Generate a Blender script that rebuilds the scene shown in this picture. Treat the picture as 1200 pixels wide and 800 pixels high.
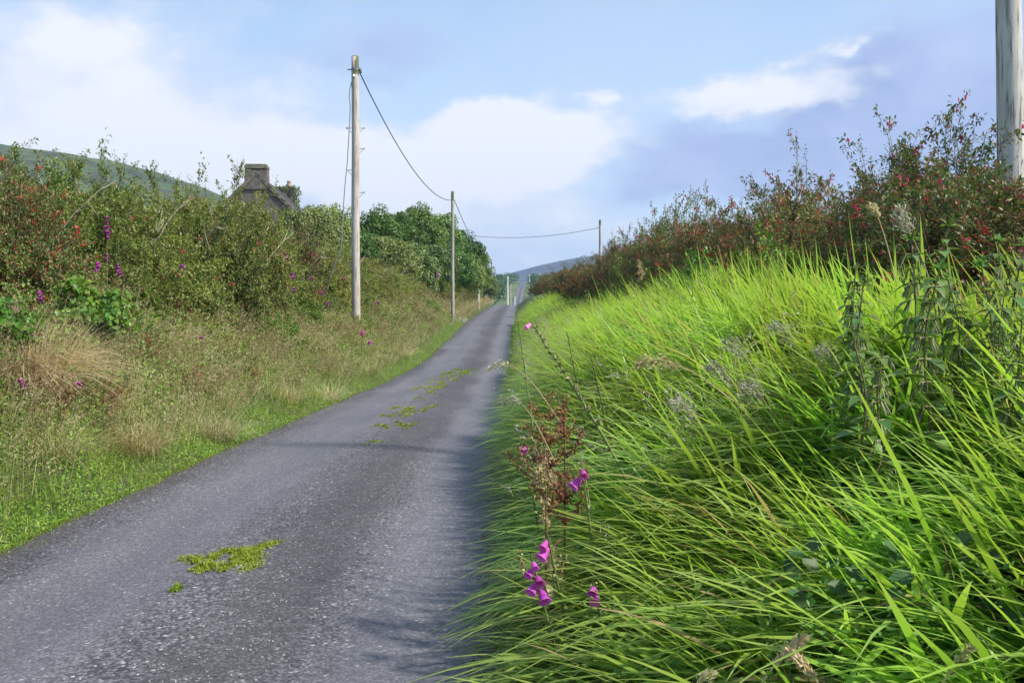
import bpy, math, random
import numpy as np

# ------------------------------------------------------------------ clear
for o in list(bpy.data.objects):
    bpy.data.objects.remove(o)
SC = bpy.context.scene
COL = SC.collection
rng = np.random.default_rng(11)
random.seed(11)
F = 1167.0          # focal length in photograph pixels (1200 wide)
HOR = 383.0         # row of the eye-level horizon in the photograph
EYE = 1.6

# ------------------------------------------------------------------ camera
cd = bpy.data.cameras.new("camera")
cam = bpy.data.objects.new("camera", cd)
COL.objects.link(cam)
cam.location = (0, 0, EYE)
cam.rotation_euler = (math.radians(90) - math.atan(17 / F), 0, 0)
cd.sensor_width = 36
cd.lens = 36 * F / 1200
cd.clip_start = 0.05
cd.clip_end = 20000
SC.camera = cam

# ------------------------------------------------------------------ light
SUN_EL = math.radians(47)
SUN_DIR = (0.93, -0.36)      # horizontal direction towards the sun
SUN_STRENGTH = 3.3
SKY_STRENGTH = 0.10
EXPOSURE = 1.1
hz = math.hypot(*SUN_DIR)
SUN_VEC = (SUN_DIR[0] / hz * math.cos(SUN_EL), SUN_DIR[1] / hz * math.cos(SUN_EL), math.sin(SUN_EL))
ld = bpy.data.lights.new("sun", 'SUN')
ld.energy = SUN_STRENGTH
ld.angle = math.radians(3.0)
ld.color = (1.0, 0.93, 0.80)
sun = bpy.data.objects.new("sun", ld)
COL.objects.link(sun)
from mathutils import Vector
sun.rotation_euler = Vector(SUN_VEC).to_track_quat('Z', 'Y').to_euler()
sun.location = (20, -5, 15)
SC.view_settings.view_transform = 'Standard'
SC.view_settings.look = 'None'
SC.view_settings.exposure = EXPOSURE
SC.view_settings.gamma = 1.0
SC.view_settings.use_curve_mapping = False
try:
    SC.cycles.max_bounces = 8
    SC.cycles.transparent_max_bounces = 6
    SC.cycles.transmission_bounces = 5
    SC.cycles.diffuse_bounces = 4
    SC.cycles.volume_bounces = 0
except Exception:
    pass


class NT:
    """small node-tree writer"""
    def __init__(s, tree):
        s.t = tree
        s.n = tree.nodes
        s.l = tree.links

    def new(s, typ, **kw):
        n = s.n.new(typ)
        for k, v in kw.items():
            setattr(n, k, v)
        return n

    def put(s, sock, v):
        if isinstance(v, bpy.types.NodeSocket):
            s.l.new(v, sock)
        elif v is not None:
            sock.default_value = v

    def math(s, op, a, b=None, c=None, clamp=False):
        n = s.new('ShaderNodeMath', operation=op, use_clamp=clamp)
        s.put(n.inputs[0], a)
        s.put(n.inputs[1], b)
        s.put(n.inputs[2], c)
        return n.outputs[0]

    def vmath(s, op, a, b=None, out=0):
        n = s.new('ShaderNodeVectorMath', operation=op)
        s.put(n.inputs[0], a)
        s.put(n.inputs[1], b)
        return n.outputs[out]

    def mix(s, f, a, b, blend='MIX'):
        n = s.new('ShaderNodeMix', data_type='RGBA', blend_type=blend)
        s.put(n.inputs['Factor'], f)
        A = [i for i in n.inputs if i.name == 'A' and i.type == 'RGBA'][0]
        B = [i for i in n.inputs if i.name == 'B' and i.type == 'RGBA'][0]
        s.put(A, c4(a))
        s.put(B, c4(b))
        return [o for o in n.outputs if o.type == 'RGBA'][0]

    def noise(s, vec, scale, detail=4, rough=0.5, dist=0.0):
        n = s.new('ShaderNodeTexNoise')
        s.put(n.inputs['Vector'], vec)
        n.inputs['Scale'].default_value = scale
        n.inputs['Detail'].default_value = detail
        n.inputs['Roughness'].default_value = rough
        n.inputs['Distortion'].default_value = dist
        return n.outputs['Fac']

    def voronoi(s, vec, scale, feature='F1', out='Distance'):
        n = s.new('ShaderNodeTexVoronoi', feature=feature)
        s.put(n.inputs['Vector'], vec)
        n.inputs['Scale'].default_value = scale
        return n.outputs[out]

    def ramp(s, v, a, b, lo=0.0, hi=1.0, smooth=True):
        n = s.new('ShaderNodeMapRange', interpolation_type='SMOOTHSTEP' if smooth else 'LINEAR')
        s.put(n.inputs['Value'], v)
        n.inputs['From Min'].default_value = a
        n.inputs['From Max'].default_value = b
        n.inputs['To Min'].default_value = lo
        n.inputs['To Max'].default_value = hi
        return n.outputs[0]


def c4(c):
    if isinstance(c, (tuple, list)) and len(c) == 3:
        return (c[0], c[1], c[2], 1.0)
    return c


# ------------------------------------------------------------------ world
W = bpy.data.worlds.new("World")
SC.world = W
W.use_nodes = True
nt = NT(W.node_tree)
nt.n.clear()
sky = nt.new('ShaderNodeTexSky', sky_type='NISHITA')
sky.sun_disc = False
sky.sun_elevation = SUN_EL
sky.sun_rotation = math.atan2(SUN_VEC[0], SUN_VEC[1])
sky.altitude = 50
sky.air_density = 1.0
sky.dust_density = 0.6
sky.ozone_density = 1.5
bg1 = nt.new('ShaderNodeBackground')
nt.l.new(sky.outputs[0], bg1.inputs[0])
bg1.inputs[1].default_value = SKY_STRENGTH
tc = nt.new('ShaderNodeTexCoord')
D = nt.vmath('NORMALIZE', tc.outputs['Generated'])
sx = nt.new('ShaderNodeSeparateXYZ')
nt.l.new(D, sx.inputs[0])
dx, dy, dz = sx.outputs
zz = nt.math('MAXIMUM', dz, 0.0)
den = nt.math('ADD', zz, 0.30)
cb = nt.new('ShaderNodeCombineXYZ')
nt.l.new(nt.math('DIVIDE', dx, den), cb.inputs[0])
nt.l.new(nt.math('DIVIDE', dy, den), cb.inputs[1])
cb.inputs[2].default_value = 0.37
PL = cb.outputs[0]
# stretched direction for cumulus lumps
st = nt.vmath('MULTIPLY', D, (1.0, 1.0, 1.9))
n_big = nt.noise(PL, 0.9, 6, 0.55, 0.3)
n_mid = nt.noise(st, 3.6, 8, 0.58, 0.4)
n_fine = nt.noise(st, 9.0, 7, 0.6, 0.2)


_wn = nt.new('ShaderNodeTexNoise')
nt.put(_wn.inputs['Vector'], st)
_wn.inputs['Scale'].default_value = 6.5
_wn.inputs['Detail'].default_value = 6
_wn.inputs['Roughness'].default_value = 0.6
DW = nt.vmath('ADD', D, nt.vmath('MULTIPLY', nt.vmath('SUBTRACT', _wn.outputs['Color'], (0.5, 0.5, 0.5)), (0.24, 0.24, 0.13)))


def blob(px, py, wx, wz, w=1.0):
    """soft cloud mass centred on the direction of a point of the sky; half-widths in the same measure"""
    v = Vector(((px - 600) / F, 1.0, (HOR - py) / F)).normalized()
    q = nt.vmath('SUBTRACT', DW, tuple(v))
    q = nt.vmath('MULTIPLY', q, (1 / wx, 1 / wx, 1 / wz))
    ln = nt.vmath('LENGTH', q, out=1)
    r = nt.ramp(ln, 1.0, 0.0)
    return nt.math('MULTIPLY', r, w)


def add(*a):
    r = a[0]
    for b in a[1:]:
        r = nt.math('ADD', r, b)
    return r


lumps = nt.math('MULTIPLY', nt.math('SUBTRACT', n_mid, 0.5), 1.5)
lumps_f = nt.math('MULTIPLY', nt.math('SUBTRACT', n_fine, 0.5), 0.7)
edge = add(lumps, lumps_f)
# high thin veil, everywhere, thicker towards the horizon
veil = add(nt.ramp(dz, 0.42, 0.02, 0.0, 0.75), nt.math('MULTIPLY', nt.ramp(n_big, 0.35, 0.7), 0.45))
# broad blue-grey cloud bank
grey = add(blob(1180, 130, 0.30, 0.13, 1.1), blob(1000, 180, 0.26, 0.085, 0.95), blob(820, 215, 0.20, 0.06, 0.55), blob(420, 60, 0.15, 0.030, 0.5),
           blob(560, 285, 0.30, 0.03, 0.15), nt.math('MULTIPLY', edge, 0.6), nt.ramp(n_big, 0.5, 0.72, 0.0, 0.3))
grey_f = nt.ramp(grey, 0.02, 0.80)
# white cumulus
white = add(blob(60, 120, 0.40, 0.13, 1.2), blob(300, 195, 0.30, 0.07, 0.7), blob(480, 240, 0.40, 0.095, 0.8), blob(640, 300, 0.30, 0.055, 0.42), blob(610, 165, 0.14, 0.045, 1.1),
            blob(875, 100, 0.14, 0.05, 1.15), blob(960, 118, 0.10, 0.03, 0.35), blob(1004, 55, 0.045, 0.018, 0.8), blob(705, 133, 0.035, 0.016, 0.4), blob(750, 165, 0.12, 0.03, 0.35),
            nt.math('MULTIPLY', edge, 0.9), nt.ramp(n_big, 0.55, 0.78, 0.0, 0.4))
white_f = nt.ramp(white, 0.10, 0.86)
tone = nt.ramp(add(n_mid, nt.math('MULTIPLY', n_fine, 0.5)), 0.5, 1.0)
c_white = nt.mix(nt.ramp(add(white, nt.math('MULTIPLY', tone, 0.5)), 0.45, 1.25), (0.35, 0.38, 0.46, 1), (0.49, 0.49, 0.505, 1))
c_grey = nt.mix(tone, (0.155, 0.20, 0.35, 1), (0.255, 0.30, 0.445, 1))
c_veil = (0.32, 0.40, 0.49, 1)
b_veil = nt.new('ShaderNodeBackground')
nt.put(b_veil.inputs[0], c_veil)
b_grey = nt.new('ShaderNodeBackground')
nt.put(b_grey.inputs[0], c_grey)
b_white = nt.new('ShaderNodeBackground')
nt.put(b_white.inputs[0], c_white)


def mixsh(f, a, b):
    m = nt.new('ShaderNodeMixShader')
    nt.put(m.inputs[0], f)
    nt.l.new(a.outputs[0], m.inputs[1])
    nt.l.new(b.outputs[0], m.inputs[2])
    return m


m1 = mixsh(nt.math('MINIMUM', veil, 0.9), bg1, b_veil)
m2 = mixsh(nt.math('MULTIPLY', grey_f, 0.9), m1, b_grey)
m3 = mixsh(nt.math('MULTIPLY', white_f, 0.92), m2, b_white)
wo = nt.new('ShaderNodeOutputWorld')
nt.l.new(m3.outputs[0], wo.inputs[0])

# ------------------------------------------------------------------ mesh helpers


def nrm(v):
    return v / np.maximum(np.linalg.norm(v, axis=-1, keepdims=True), 1e-9)


def U(a, b, n=None):
    return rng.uniform(a, b, n)


class MB:
    """collects vertex / face arrays and links them as ONE mesh"""
    def __init__(s):
        s.V, s.A, s.Fs, s.M = [], [], [], []
        s.n = 0

    def add(s, V, Fc, rnd=0.5, t=0.0, mat=0):
        V = np.asarray(V, float).reshape(-1, 3)
        A = np.zeros((len(V), 2))
        A[:, 0] = rnd
        A[:, 1] = t
        if not isinstance(Fc, (list, tuple)):
            Fc = [Fc]
        for f in Fc:
            f = np.asarray(f, int)
            s.Fs.append(f + s.n)
            s.M.append(np.full(len(f), mat))
        s.V.append(V)
        s.A.append(A)
        s.n += len(V)
        return s

    def mesh(s, name, mats, smooth=True):
        me = bpy.data.meshes.new(name)
        V = np.concatenate(s.V)
        A = np.concatenate(s.A)
        me.vertices.add(len(V))
        me.vertices.foreach_set('co', V.astype(np.float32).ravel())
        tot = sum(f.size for f in s.Fs)
        npoly = sum(len(f) for f in s.Fs)
        me.loops.add(tot)
        me.loops.foreach_set('vertex_index', np.concatenate([f.ravel() for f in s.Fs]).astype(np.int32))
        ks = np.concatenate([np.full(len(f), f.shape[1]) for f in s.Fs])
        st_ = np.concatenate([[0], np.cumsum(ks)[:-1]]).astype(np.int32)
        me.polygons.add(npoly)
        me.polygons.foreach_set('loop_start', st_)
        for m in (mats if isinstance(mats, (list, tuple)) else [mats]):
            me.materials.append(m)
        me.polygons.foreach_set('material_index', np.concatenate(s.M).astype(np.int32))
        me.polygons.foreach_set('use_smooth', np.full(npoly, bool(smooth)))
        ca = me.attributes.new('col', 'FLOAT_COLOR', 'POINT')
        C = np.ones((len(V), 4), np.float32)
        C[:, 0:2] = A
        C[:, 2] = 0
        ca.data.foreach_set('color', C.ravel())
        me.update(calc_edges=True)
        return me

    def build(s, name, mats, parent=None, smooth=True, kind=None, label=None):
        o = bpy.data.objects.new(name, s.mesh(name, mats, smooth))
        COL.objects.link(o)
        if parent is not None:
            o.parent = parent
        if kind:
            o['kind'] = kind
        if label:
            o['label'] = label
        return o


def tag(o, label, cat, group=None, kind=None):
    o['label'] = label
    o['category'] = cat
    if group:
        o['group'] = group
    if kind:
        o['kind'] = kind
    return o


def thing(name, label, cat, loc=(0, 0, 0), rz=0.0, group=None):
    o = bpy.data.objects.new(name, None)
    o.empty_display_size = 0.2
    COL.objects.link(o)
    o.location = loc
    o.rotation_euler = (0, 0, rz)
    return tag(o, label, cat, group)


KIDS = {}


def kids(o):
    if o.name not in KIDS:
        KIDS[o.name] = list(o.children)
    return KIDS[o.name]


def dup(o, parent=None):
    c = o.copy()
    COL.objects.link(c)
    if parent is not None:
        c.parent = parent
    for ch in kids(o):
        dup(ch, c)
    return c


USED = set()


def place(proto, loc, rz, sc, label, cat, group=None, name=None, tilt=(0, 0)):
    """the first time moves the source itself, after that copies it"""
    if proto.name in USED:
        o = dup(proto)
    else:
        kids(proto)
        for ch in proto.children:
            kids(ch)
        o = proto
        USED.add(proto.name)
    o.location = loc
    o.rotation_euler = (tilt[0], tilt[1], rz)
    o.scale = sc if isinstance(sc, (tuple, list)) else (sc, sc, sc)
    tag(o, label, cat, group)
    if not group and 'group' in o:
        del o['group']
    return o


def tubes(mb, P, R, sides=4, rnd=None, mat=0, cap=False):
    P = np.asarray(P, float)
    if P.ndim == 2:
        P = P[None]
    R = np.broadcast_to(np.asarray(R, float), P.shape[:2])
    n, k, _ = P.shape
    T = nrm(np.gradient(P, axis=1))
    ref = np.where(np.abs(T[..., 2:3]) < 0.9, np.array([0, 0, 1.0]), np.array([1.0, 0, 0]))
    A = nrm(np.cross(T, ref))
    B = np.cross(T, A)
    th = np.arange(sides) * 2 * math.pi / sides
    V = P[:, :, None, :] + R[:, :, None, None] * (A[:, :, None, :] * np.cos(th)[None, None, :, None] + B[:, :, None, :] * np.sin(th)[None, None, :, None])
    base = (np.arange(n) * k * sides)[:, None, None] + (np.arange(k - 1) * sides)[None, :, None]
    j = np.arange(sides)[None, None, :]
    j2 = (j + 1) % sides
    f = np.stack([base + j, base + j2, base + sides + j2, base + sides + j], -1).reshape(-1, 4)
    Fc = [f]
    if cap:
        Fc.append(np.array([[i * k * sides + (k - 1) * sides + a for a in range(sides)] for i in range(n)]))
    if rnd is None:
        rnd = U(0, 1, n)
    rr = np.repeat(np.broadcast_to(rnd, (n,)), k * sides)
    tt = np.tile(np.repeat(np.linspace(0, 1, k), sides), n)
    mb.add(V.reshape(-1, 3), Fc, rr, tt, mat)
    return mb


def leaves(mb, P, D_, N_, L, Wd, rnd=None, mat=0, fold=0.18, t=0.0):
    """diamond leaves: base point, axis, normal, length, width"""
    n = len(P)
    D_ = nrm(D_)
    S = nrm(np.cross(D_, N_))
    N2 = np.cross(S, D_)
    L = np.broadcast_to(L, (n,))[:, None]
    Wd = np.broadcast_to(Wd, (n,))[:, None]
    m = P + D_ * L * 0.45 + N2 * fold * Wd
    V = np.stack([P, m + S * Wd * 0.5, P + D_ * L - N2 * 0.10 * L, m - S * Wd * 0.5], 1).reshape(-1, 3)
    b = (np.arange(n) * 4)[:, None]
    f = np.concatenate([b + np.array([[0, 1, 2]]), b + np.array([[0, 2, 3]])])
    if rnd is None:
        rnd = U(0, 1, n)
    mb.add(V, f, np.repeat(rnd, 4), t, mat)
    return mb


def oval_leaves(mb, P, D_, N_, L, Wd, rnd=None, mat=0, curl=0.25, fold=0.15):
    """rounder leaves with six outline points and a midrib"""
    n = len(P)
    D_ = nrm(D_)
    S = nrm(np.cross(D_, N_))
    N2 = np.cross(S, D_)
    L = np.broadcast_to(L, (n,))[:, None]
    Wd = np.broadcast_to(Wd, (n,))[:, None]
    pts = []
    for a, w in ((0.0, 0.0), (0.22, 0.44), (0.55, 0.5), (1.0, 0.0), (0.55, -0.5), (0.22, -0.44)):
        pts.append(P + D_ * L * a + S * Wd * w + N2 * (fold * Wd * abs(w) * 2 - curl * L * a * a))
    pts.append(P + D_ * L * 0.45 - N2 * curl * L * 0.2)
    V = np.stack(pts, 1).reshape(-1, 3)
    b = (np.arange(n) * 7)[:, None]
    f = np.concatenate([b + np.array([[6, i, (i + 1) % 6]]) for i in range(6)])
    if rnd is None:
        rnd = U(0, 1, n)
    mb.add(V, f, np.repeat(rnd, 7), 0.0, mat)
    return mb


def blades(mb, P, h, tilt, L, Wd, droop, segs=5, rnd=None, mat=0, twist=0.5):
    """strap leaves: base, horizontal lean direction (n,2), start tilt, length, width, droop"""
    n = len(P)
    H = np.concatenate([nrm(h), np.zeros((n, 1))], 1)
    Z = np.array([[0, 0, 1.0]])
    d0 = Z * np.cos(tilt)[:, None] + H * np.sin(tilt)[:, None]
    ts = np.linspace(0, 1, segs + 1)
    prof = np.interp(ts, [0, 0.15, 0.45, 0.75, 1.0], [0.55, 0.85, 1.0, 0.7, 0.0])
    S0 = np.stack([-H[:, 1], H[:, 0], np.zeros(n)], 1)
    tw = U(-twist, twist, n)[:, None]
    S0 = nrm(S0 + tw * H + U(-0.35, 0.35, n)[:, None] * Z)
    Vs, Ts = [], []
    for i, t in enumerate(ts):
        c = P + L[:, None] * (t * d0 + (droop * t ** 2.2)[:, None] * (-0.75 * Z + 0.45 * H))
        w = (Wd * prof[i] * 0.5)[:, None]
        if i < segs:
            Vs += [c - S0 * w, c + S0 * w]
            Ts += [t, t]
        else:
            Vs.append(c)
            Ts.append(t)
    V = np.stack(Vs, 1)
    k = V.shape[1]
    b = (np.arange(n) * k)[:, None]
    q = np.concatenate([b + np.array([[2 * i, 2 * i + 1, 2 * i + 3, 2 * i + 2]]) for i in range(segs - 1)])
    tr = b + np.array([[2 * segs - 2, 2 * segs - 1, 2 * segs]])
    if rnd is None:
        rnd = U(0, 1, n)
    mb.add(V.reshape(-1, 3), [q, tr], np.repeat(rnd, k), np.tile(np.array(Ts), n), mat)
    return mb


def box(mb, c, s, rnd=0.5, mat=0, rz=0.0):
    x, y, z = np.array(s) / 2.0
    V = np.array([[-x, -y, -z], [x, -y, -z], [x, y, -z], [-x, y, -z], [-x, -y, z], [x, -y, z], [x, y, z], [-x, y, z]])
    ca, sa = math.cos(rz), math.sin(rz)
    V = np.stack([V[:, 0] * ca - V[:, 1] * sa, V[:, 0] * sa + V[:, 1] * ca, V[:, 2]], 1) + np.array(c)
    f = np.array([[0, 3, 2, 1], [4, 5, 6, 7], [0, 1, 5, 4], [1, 2, 6, 5], [2, 3, 7, 6], [3, 0, 4, 7]])
    mb.add(V, f, rnd, 0, mat)
    return mb


def curve_pts(pts, n):
    """smooth curve through points (Catmull-Rom)"""
    p = np.asarray(pts, float)
    p = np.vstack([2 * p[0] - p[1], p, 2 * p[-1] - p[-2]])
    out = []
    m = len(p) - 3
    for u in np.linspace(0, m - 1e-6, n):
        i = int(u)
        t = u - i
        a, b, c, d = p[i], p[i + 1], p[i + 2], p[i + 3]
        out.append(0.5 * (2 * b + (c - a) * t + (2 * a - 5 * b + 4 * c - d) * t * t + (3 * b - a - 3 * c + d) * t ** 3))
    return np.array(out)


def on_bank(px, py, h=0.0, d0=3.0, d1=120.0):
    """distance at which the sight line through a pixel comes down to height h over the ground"""
    ds = np.arange(d0, d1, 0.05)
    zr = EYE + (HOR - py) / F * ds
    hit = gz((px - 600) / F * ds, ds) + h >= zr
    return float(ds[np.argmax(hit)]) if hit.any() else d1


def at(px, py, d):
    """point that stands d metres away in the direction of a pixel of the photograph"""
    return np.array([(px - 600) / F * d, d, EYE + (HOR - py) / F * d])


# ------------------------------------------------------------------ materials
def base_mat(name):
    m = bpy.data.materials.new(name)
    m.use_nodes = True
    t = NT(m.node_tree)
    t.n.clear()
    out = t.new('ShaderNodeOutputMaterial')
    p = t.new('ShaderNodeBsdfPrincipled')
    t.l.new(p.outputs[0], out.inputs[0])
    return m, t, p, out


def leaf_mat(name, a, b, tip=None, base=None, trans=0.3, rough=0.5, spec=0.3, var=0.25, brown=None, brown_amt=0.0, tc_=1.3, pos_scale=0.0):
    m, t, p, out = base_mat(name)
    at_ = t.new('ShaderNodeAttribute', attribute_name='col')
    s = t.new('ShaderNodeSeparateColor')
    t.l.new(at_.outputs['Color'], s.inputs[0])
    r, tt = s.outputs[0], s.outputs[1]
    c = t.mix(r, a, b)
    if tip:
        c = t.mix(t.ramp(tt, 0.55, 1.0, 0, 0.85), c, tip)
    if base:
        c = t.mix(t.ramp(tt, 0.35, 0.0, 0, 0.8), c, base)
    if brown:
        rr = t.math('FRACT', t.math('MULTIPLY', r, 17.31))
        c = t.mix(t.math('LESS_THAN', rr, brown_amt), c, brown)
    oi = t.new('ShaderNodeObjectInfo')
    hs = t.new('ShaderNodeHueSaturation')
    t.put(hs.inputs['Color'], c)
    t.put(hs.inputs['Hue'], t.ramp(oi.outputs['Random'], 0, 1, 0.5 - 0.035 * var / 0.25, 0.5 + 0.02 * var / 0.25, False))
    r2 = t.math('FRACT', t.math('MULTIPLY', oi.outputs['Random'], 13.7))
    t.put(hs.inputs['Value'], t.ramp(r2, 0, 1, 1 - var, 1 + var, False))
    c = hs.outputs[0]
    if pos_scale:
        g = t.new('ShaderNodeNewGeometry')
        nz = t.noise(g.outputs['Position'], pos_scale, 3)
        hs2 = t.new('ShaderNodeHueSaturation')
        t.put(hs2.inputs['Color'], c)
        t.put(hs2.inputs['Hue'], t.ramp(nz, 0.3, 0.7, 0.475, 0.515))
        t.put(hs2.inputs['Value'], t.ramp(nz, 0.3, 0.7, 0.75, 1.25))
        c = hs2.outputs[0]
    t.put(p.inputs['Base Color'], c)
    p.inputs['Roughness'].default_value = rough
    p.inputs['Specular IOR Level'].default_value = spec
    tr = t.new('ShaderNodeBsdfTranslucent')
    t.put(tr.inputs[0], t.mix(1.0, c, (tc_, tc_ * 1.03, tc_ * 0.62, 1), 'MULTIPLY'))
    mx = t.new('ShaderNodeMixShader')
    mx.inputs[0].default_value = trans
    t.l.new(p.outputs[0], mx.inputs[1])
    t.l.new(tr.outputs[0], mx.inputs[2])
    t.l.new(mx.outputs[0], out.inputs[0])
    return m


def plain_mat(name, a, b, scale=8.0, rough=0.7, bump=0.0, spec=0.3, stretch=(1, 1, 1), detail=5, lo=0.35, hi=0.65, bump_d=0.02):
    m, t, p, out = base_mat(name)
    tc_ = t.new('ShaderNodeTexCoord')
    v = t.vmath('MULTIPLY', tc_.outputs['Object'], stretch)
    n = t.noise(v, scale, detail, 0.6)
    t.put(p.inputs['Base Color'], t.mix(t.ramp(n, lo, hi), a, b))
    p.inputs['Roughness'].default_value = rough
    p.inputs['Specular IOR Level'].default_value = spec
    if bump:
        bp = t.new('ShaderNodeBump')
        bp.inputs['Strength'].default_value = bump
        bp.inputs['Distance'].default_value = bump_d
        t.l.new(n, bp.inputs['Height'])
        t.l.new(bp.outputs[0], p.inputs['Normal'])
    return m


M = {}
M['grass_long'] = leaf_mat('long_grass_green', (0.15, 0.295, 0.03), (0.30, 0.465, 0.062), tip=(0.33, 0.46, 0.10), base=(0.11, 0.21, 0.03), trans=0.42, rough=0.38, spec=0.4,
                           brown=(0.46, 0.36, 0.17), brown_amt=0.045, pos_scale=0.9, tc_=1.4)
M['grass_dull'] = leaf_mat('fine_grass_dull', (0.10, 0.17, 0.06), (0.20, 0.27, 0.12), trans=0.35, rough=0.45, brown=(0.42, 0.36, 0.2), brown_amt=0.15, pos_scale=0.8)
M['grass_verge'] = leaf_mat('verge_grass_green', (0.13, 0.24, 0.03), (0.24, 0.36, 0.05), trans=0.35, rough=0.5, brown=(0.42, 0.36, 0.2), brown_amt=0.12, pos_scale=0.7)
M['dry'] = leaf_mat('dry_grass_straw', (0.40, 0.36, 0.16), (0.62, 0.56, 0.33), trans=0.3, rough=0.6, spec=0.2, brown=(0.24, 0.13, 0.07), brown_amt=0.10, pos_scale=0.6, tc_=1.1)
M['dry_pale'] = leaf_mat('dry_grass_cream', (0.55, 0.47, 0.28), (0.70, 0.62, 0.42), trans=0.3, rough=0.6, spec=0.2, tc_=1.1)
M['grey_head'] = leaf_mat('seed_head_silver', (0.34, 0.34, 0.27), (0.48, 0.46, 0.38), trans=0.25, rough=0.6, tc_=1.1)
M['cover'] = leaf_mat('ground_cover_green', (0.10, 0.21, 0.02), (0.21, 0.33, 0.04), trans=0.3, rough=0.5, pos_scale=0.9)
M['cover_dark'] = leaf_mat('verge_herb_green', (0.06, 0.145, 0.022), (0.15, 0.25, 0.045), trans=0.3, rough=0.5, pos_scale=0.9)
M['fuchsia'] = leaf_mat('fuchsia_leaf', (0.065, 0.115, 0.028), (0.165, 0.215, 0.055), trans=0.25, rough=0.4, brown=(0.25, 0.11, 0.06), brown_amt=0.24, spec=0.35)
M['fuchsia_l'] = leaf_mat('hedge_leaf_olive', (0.12, 0.18, 0.034), (0.27, 0.32, 0.075), trans=0.28, rough=0.42, brown=(0.22, 0.13, 0.06), brown_amt=0.07)
M['bramble'] = leaf_mat('bramble_leaf', (0.08, 0.17, 0.025), (0.20, 0.32, 0.055), trans=0.3, rough=0.45, brown=(0.30, 0.20, 0.07), brown_amt=0.06)
M['bramble_dark'] = leaf_mat('bramble_leaf_dark', (0.035, 0.09, 0.03), (0.075, 0.15, 0.045), trans=0.25, rough=0.5)
M['bank_herb'] = leaf_mat('bank_herb_green', (0.11, 0.19, 0.026), (0.28, 0.37, 0.065), trans=0.3, rough=0.5, pos_scale=1.3, brown=(0.33, 0.27, 0.13), brown_amt=0.08)
M['green_head'] = leaf_mat('seed_head_yellow_green', (0.30, 0.33, 0.13), (0.52, 0.50, 0.27), trans=0.3, rough=0.6, tc_=1.1)
M['grit'] = leaf_mat('loose_grit_stone', (0.06, 0.06, 0.07), (0.34, 0.34, 0.35), trans=0.0, rough=0.8)
M['ivy'] = leaf_mat('bindweed_leaf', (0.055, 0.16, 0.02), (0.14, 0.29, 0.035), trans=0.3, rough=0.42, spec=0.4)
M['nettle'] = leaf_mat('nettle_leaf', (0.085, 0.175, 0.045), (0.19, 0.30, 0.09), trans=0.3, rough=0.5)
M['catkin'] = leaf_mat('nettle_catkin', (0.22, 0.25, 0.13), (0.32, 0.32, 0.2), trans=0.2, rough=0.7)
M['tree'] = leaf_mat('tree_leaf', (0.035, 0.095, 0.014), (0.10, 0.19, 0.028), trans=0.28, rough=0.45, spec=0.35)
M['tree_pale'] = leaf_mat('tree_leaf_pale', (0.10, 0.18, 0.04), (0.22, 0.29, 0.09), trans=0.28, rough=0.4, spec=0.4)
M['far_tree'] = leaf_mat('far_wood_leaf', (0.04, 0.08, 0.02), (0.08, 0.13, 0.03), trans=0.2, rough=0.6)
M['twig'] = plain_mat('twig_bark', (0.10, 0.07, 0.045), (0.22, 0.16, 0.10), 20, 0.8)
M['twig_pale'] = plain_mat('bare_twig', (0.38, 0.32, 0.23), (0.52, 0.45, 0.34), 20, 0.8)
M['stem_green'] = plain_mat('green_stem', (0.08, 0.14, 0.03), (0.16, 0.20, 0.06), 15, 0.6)
M['stem_red'] = plain_mat('nettle_stem', (0.12, 0.07, 0.05), (0.13, 0.15, 0.06), 12, 0.6)
M['bark'] = plain_mat('tree_bark', (0.10, 0.08, 0.06), (0.20, 0.17, 0.13), 9, 0.9, 0.6)
M['red'] = leaf_mat('fuchsia_flower', (0.55, 0.025, 0.05), (0.70, 0.07, 0.09), trans=0.25, rough=0.45, tc_=1.2)
M['purple'] = leaf_mat('foxglove_flower', (0.44, 0.05, 0.38), (0.62, 0.12, 0.53), trans=0.35, rough=0.5, tc_=1.1, tip=(0.60, 0.16, 0.58))
M['pink'] = leaf_mat('faded_foxglove_flower', (0.68, 0.16, 0.55), (0.80, 0.32, 0.66), trans=0.35, rough=0.5, tc_=1.1)
M['pod'] = leaf_mat('seed_pod', (0.22, 0.26, 0.10), (0.36, 0.36, 0.18), trans=0.15, rough=0.6)
M['rust'] = leaf_mat('dock_seed_rust', (0.20, 0.085, 0.04), (0.34, 0.16, 0.08), trans=0.15, rough=0.7, tc_=1.1, var=0.2)
M['moss'] = leaf_mat('road_moss', (0.11, 0.20, 0.02), (0.24, 0.33, 0.035), trans=0.25, rough=0.7)
M['white_flower'] = leaf_mat('small_white_flower', (0.55, 0.58, 0.6), (0.7, 0.72, 0.75), trans=0.2, rough=0.6)
M['litter'] = leaf_mat('dead_leaf_litter', (0.10, 0.065, 0.04), (0.22, 0.15, 0.09), trans=0.1, rough=0.8)


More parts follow.
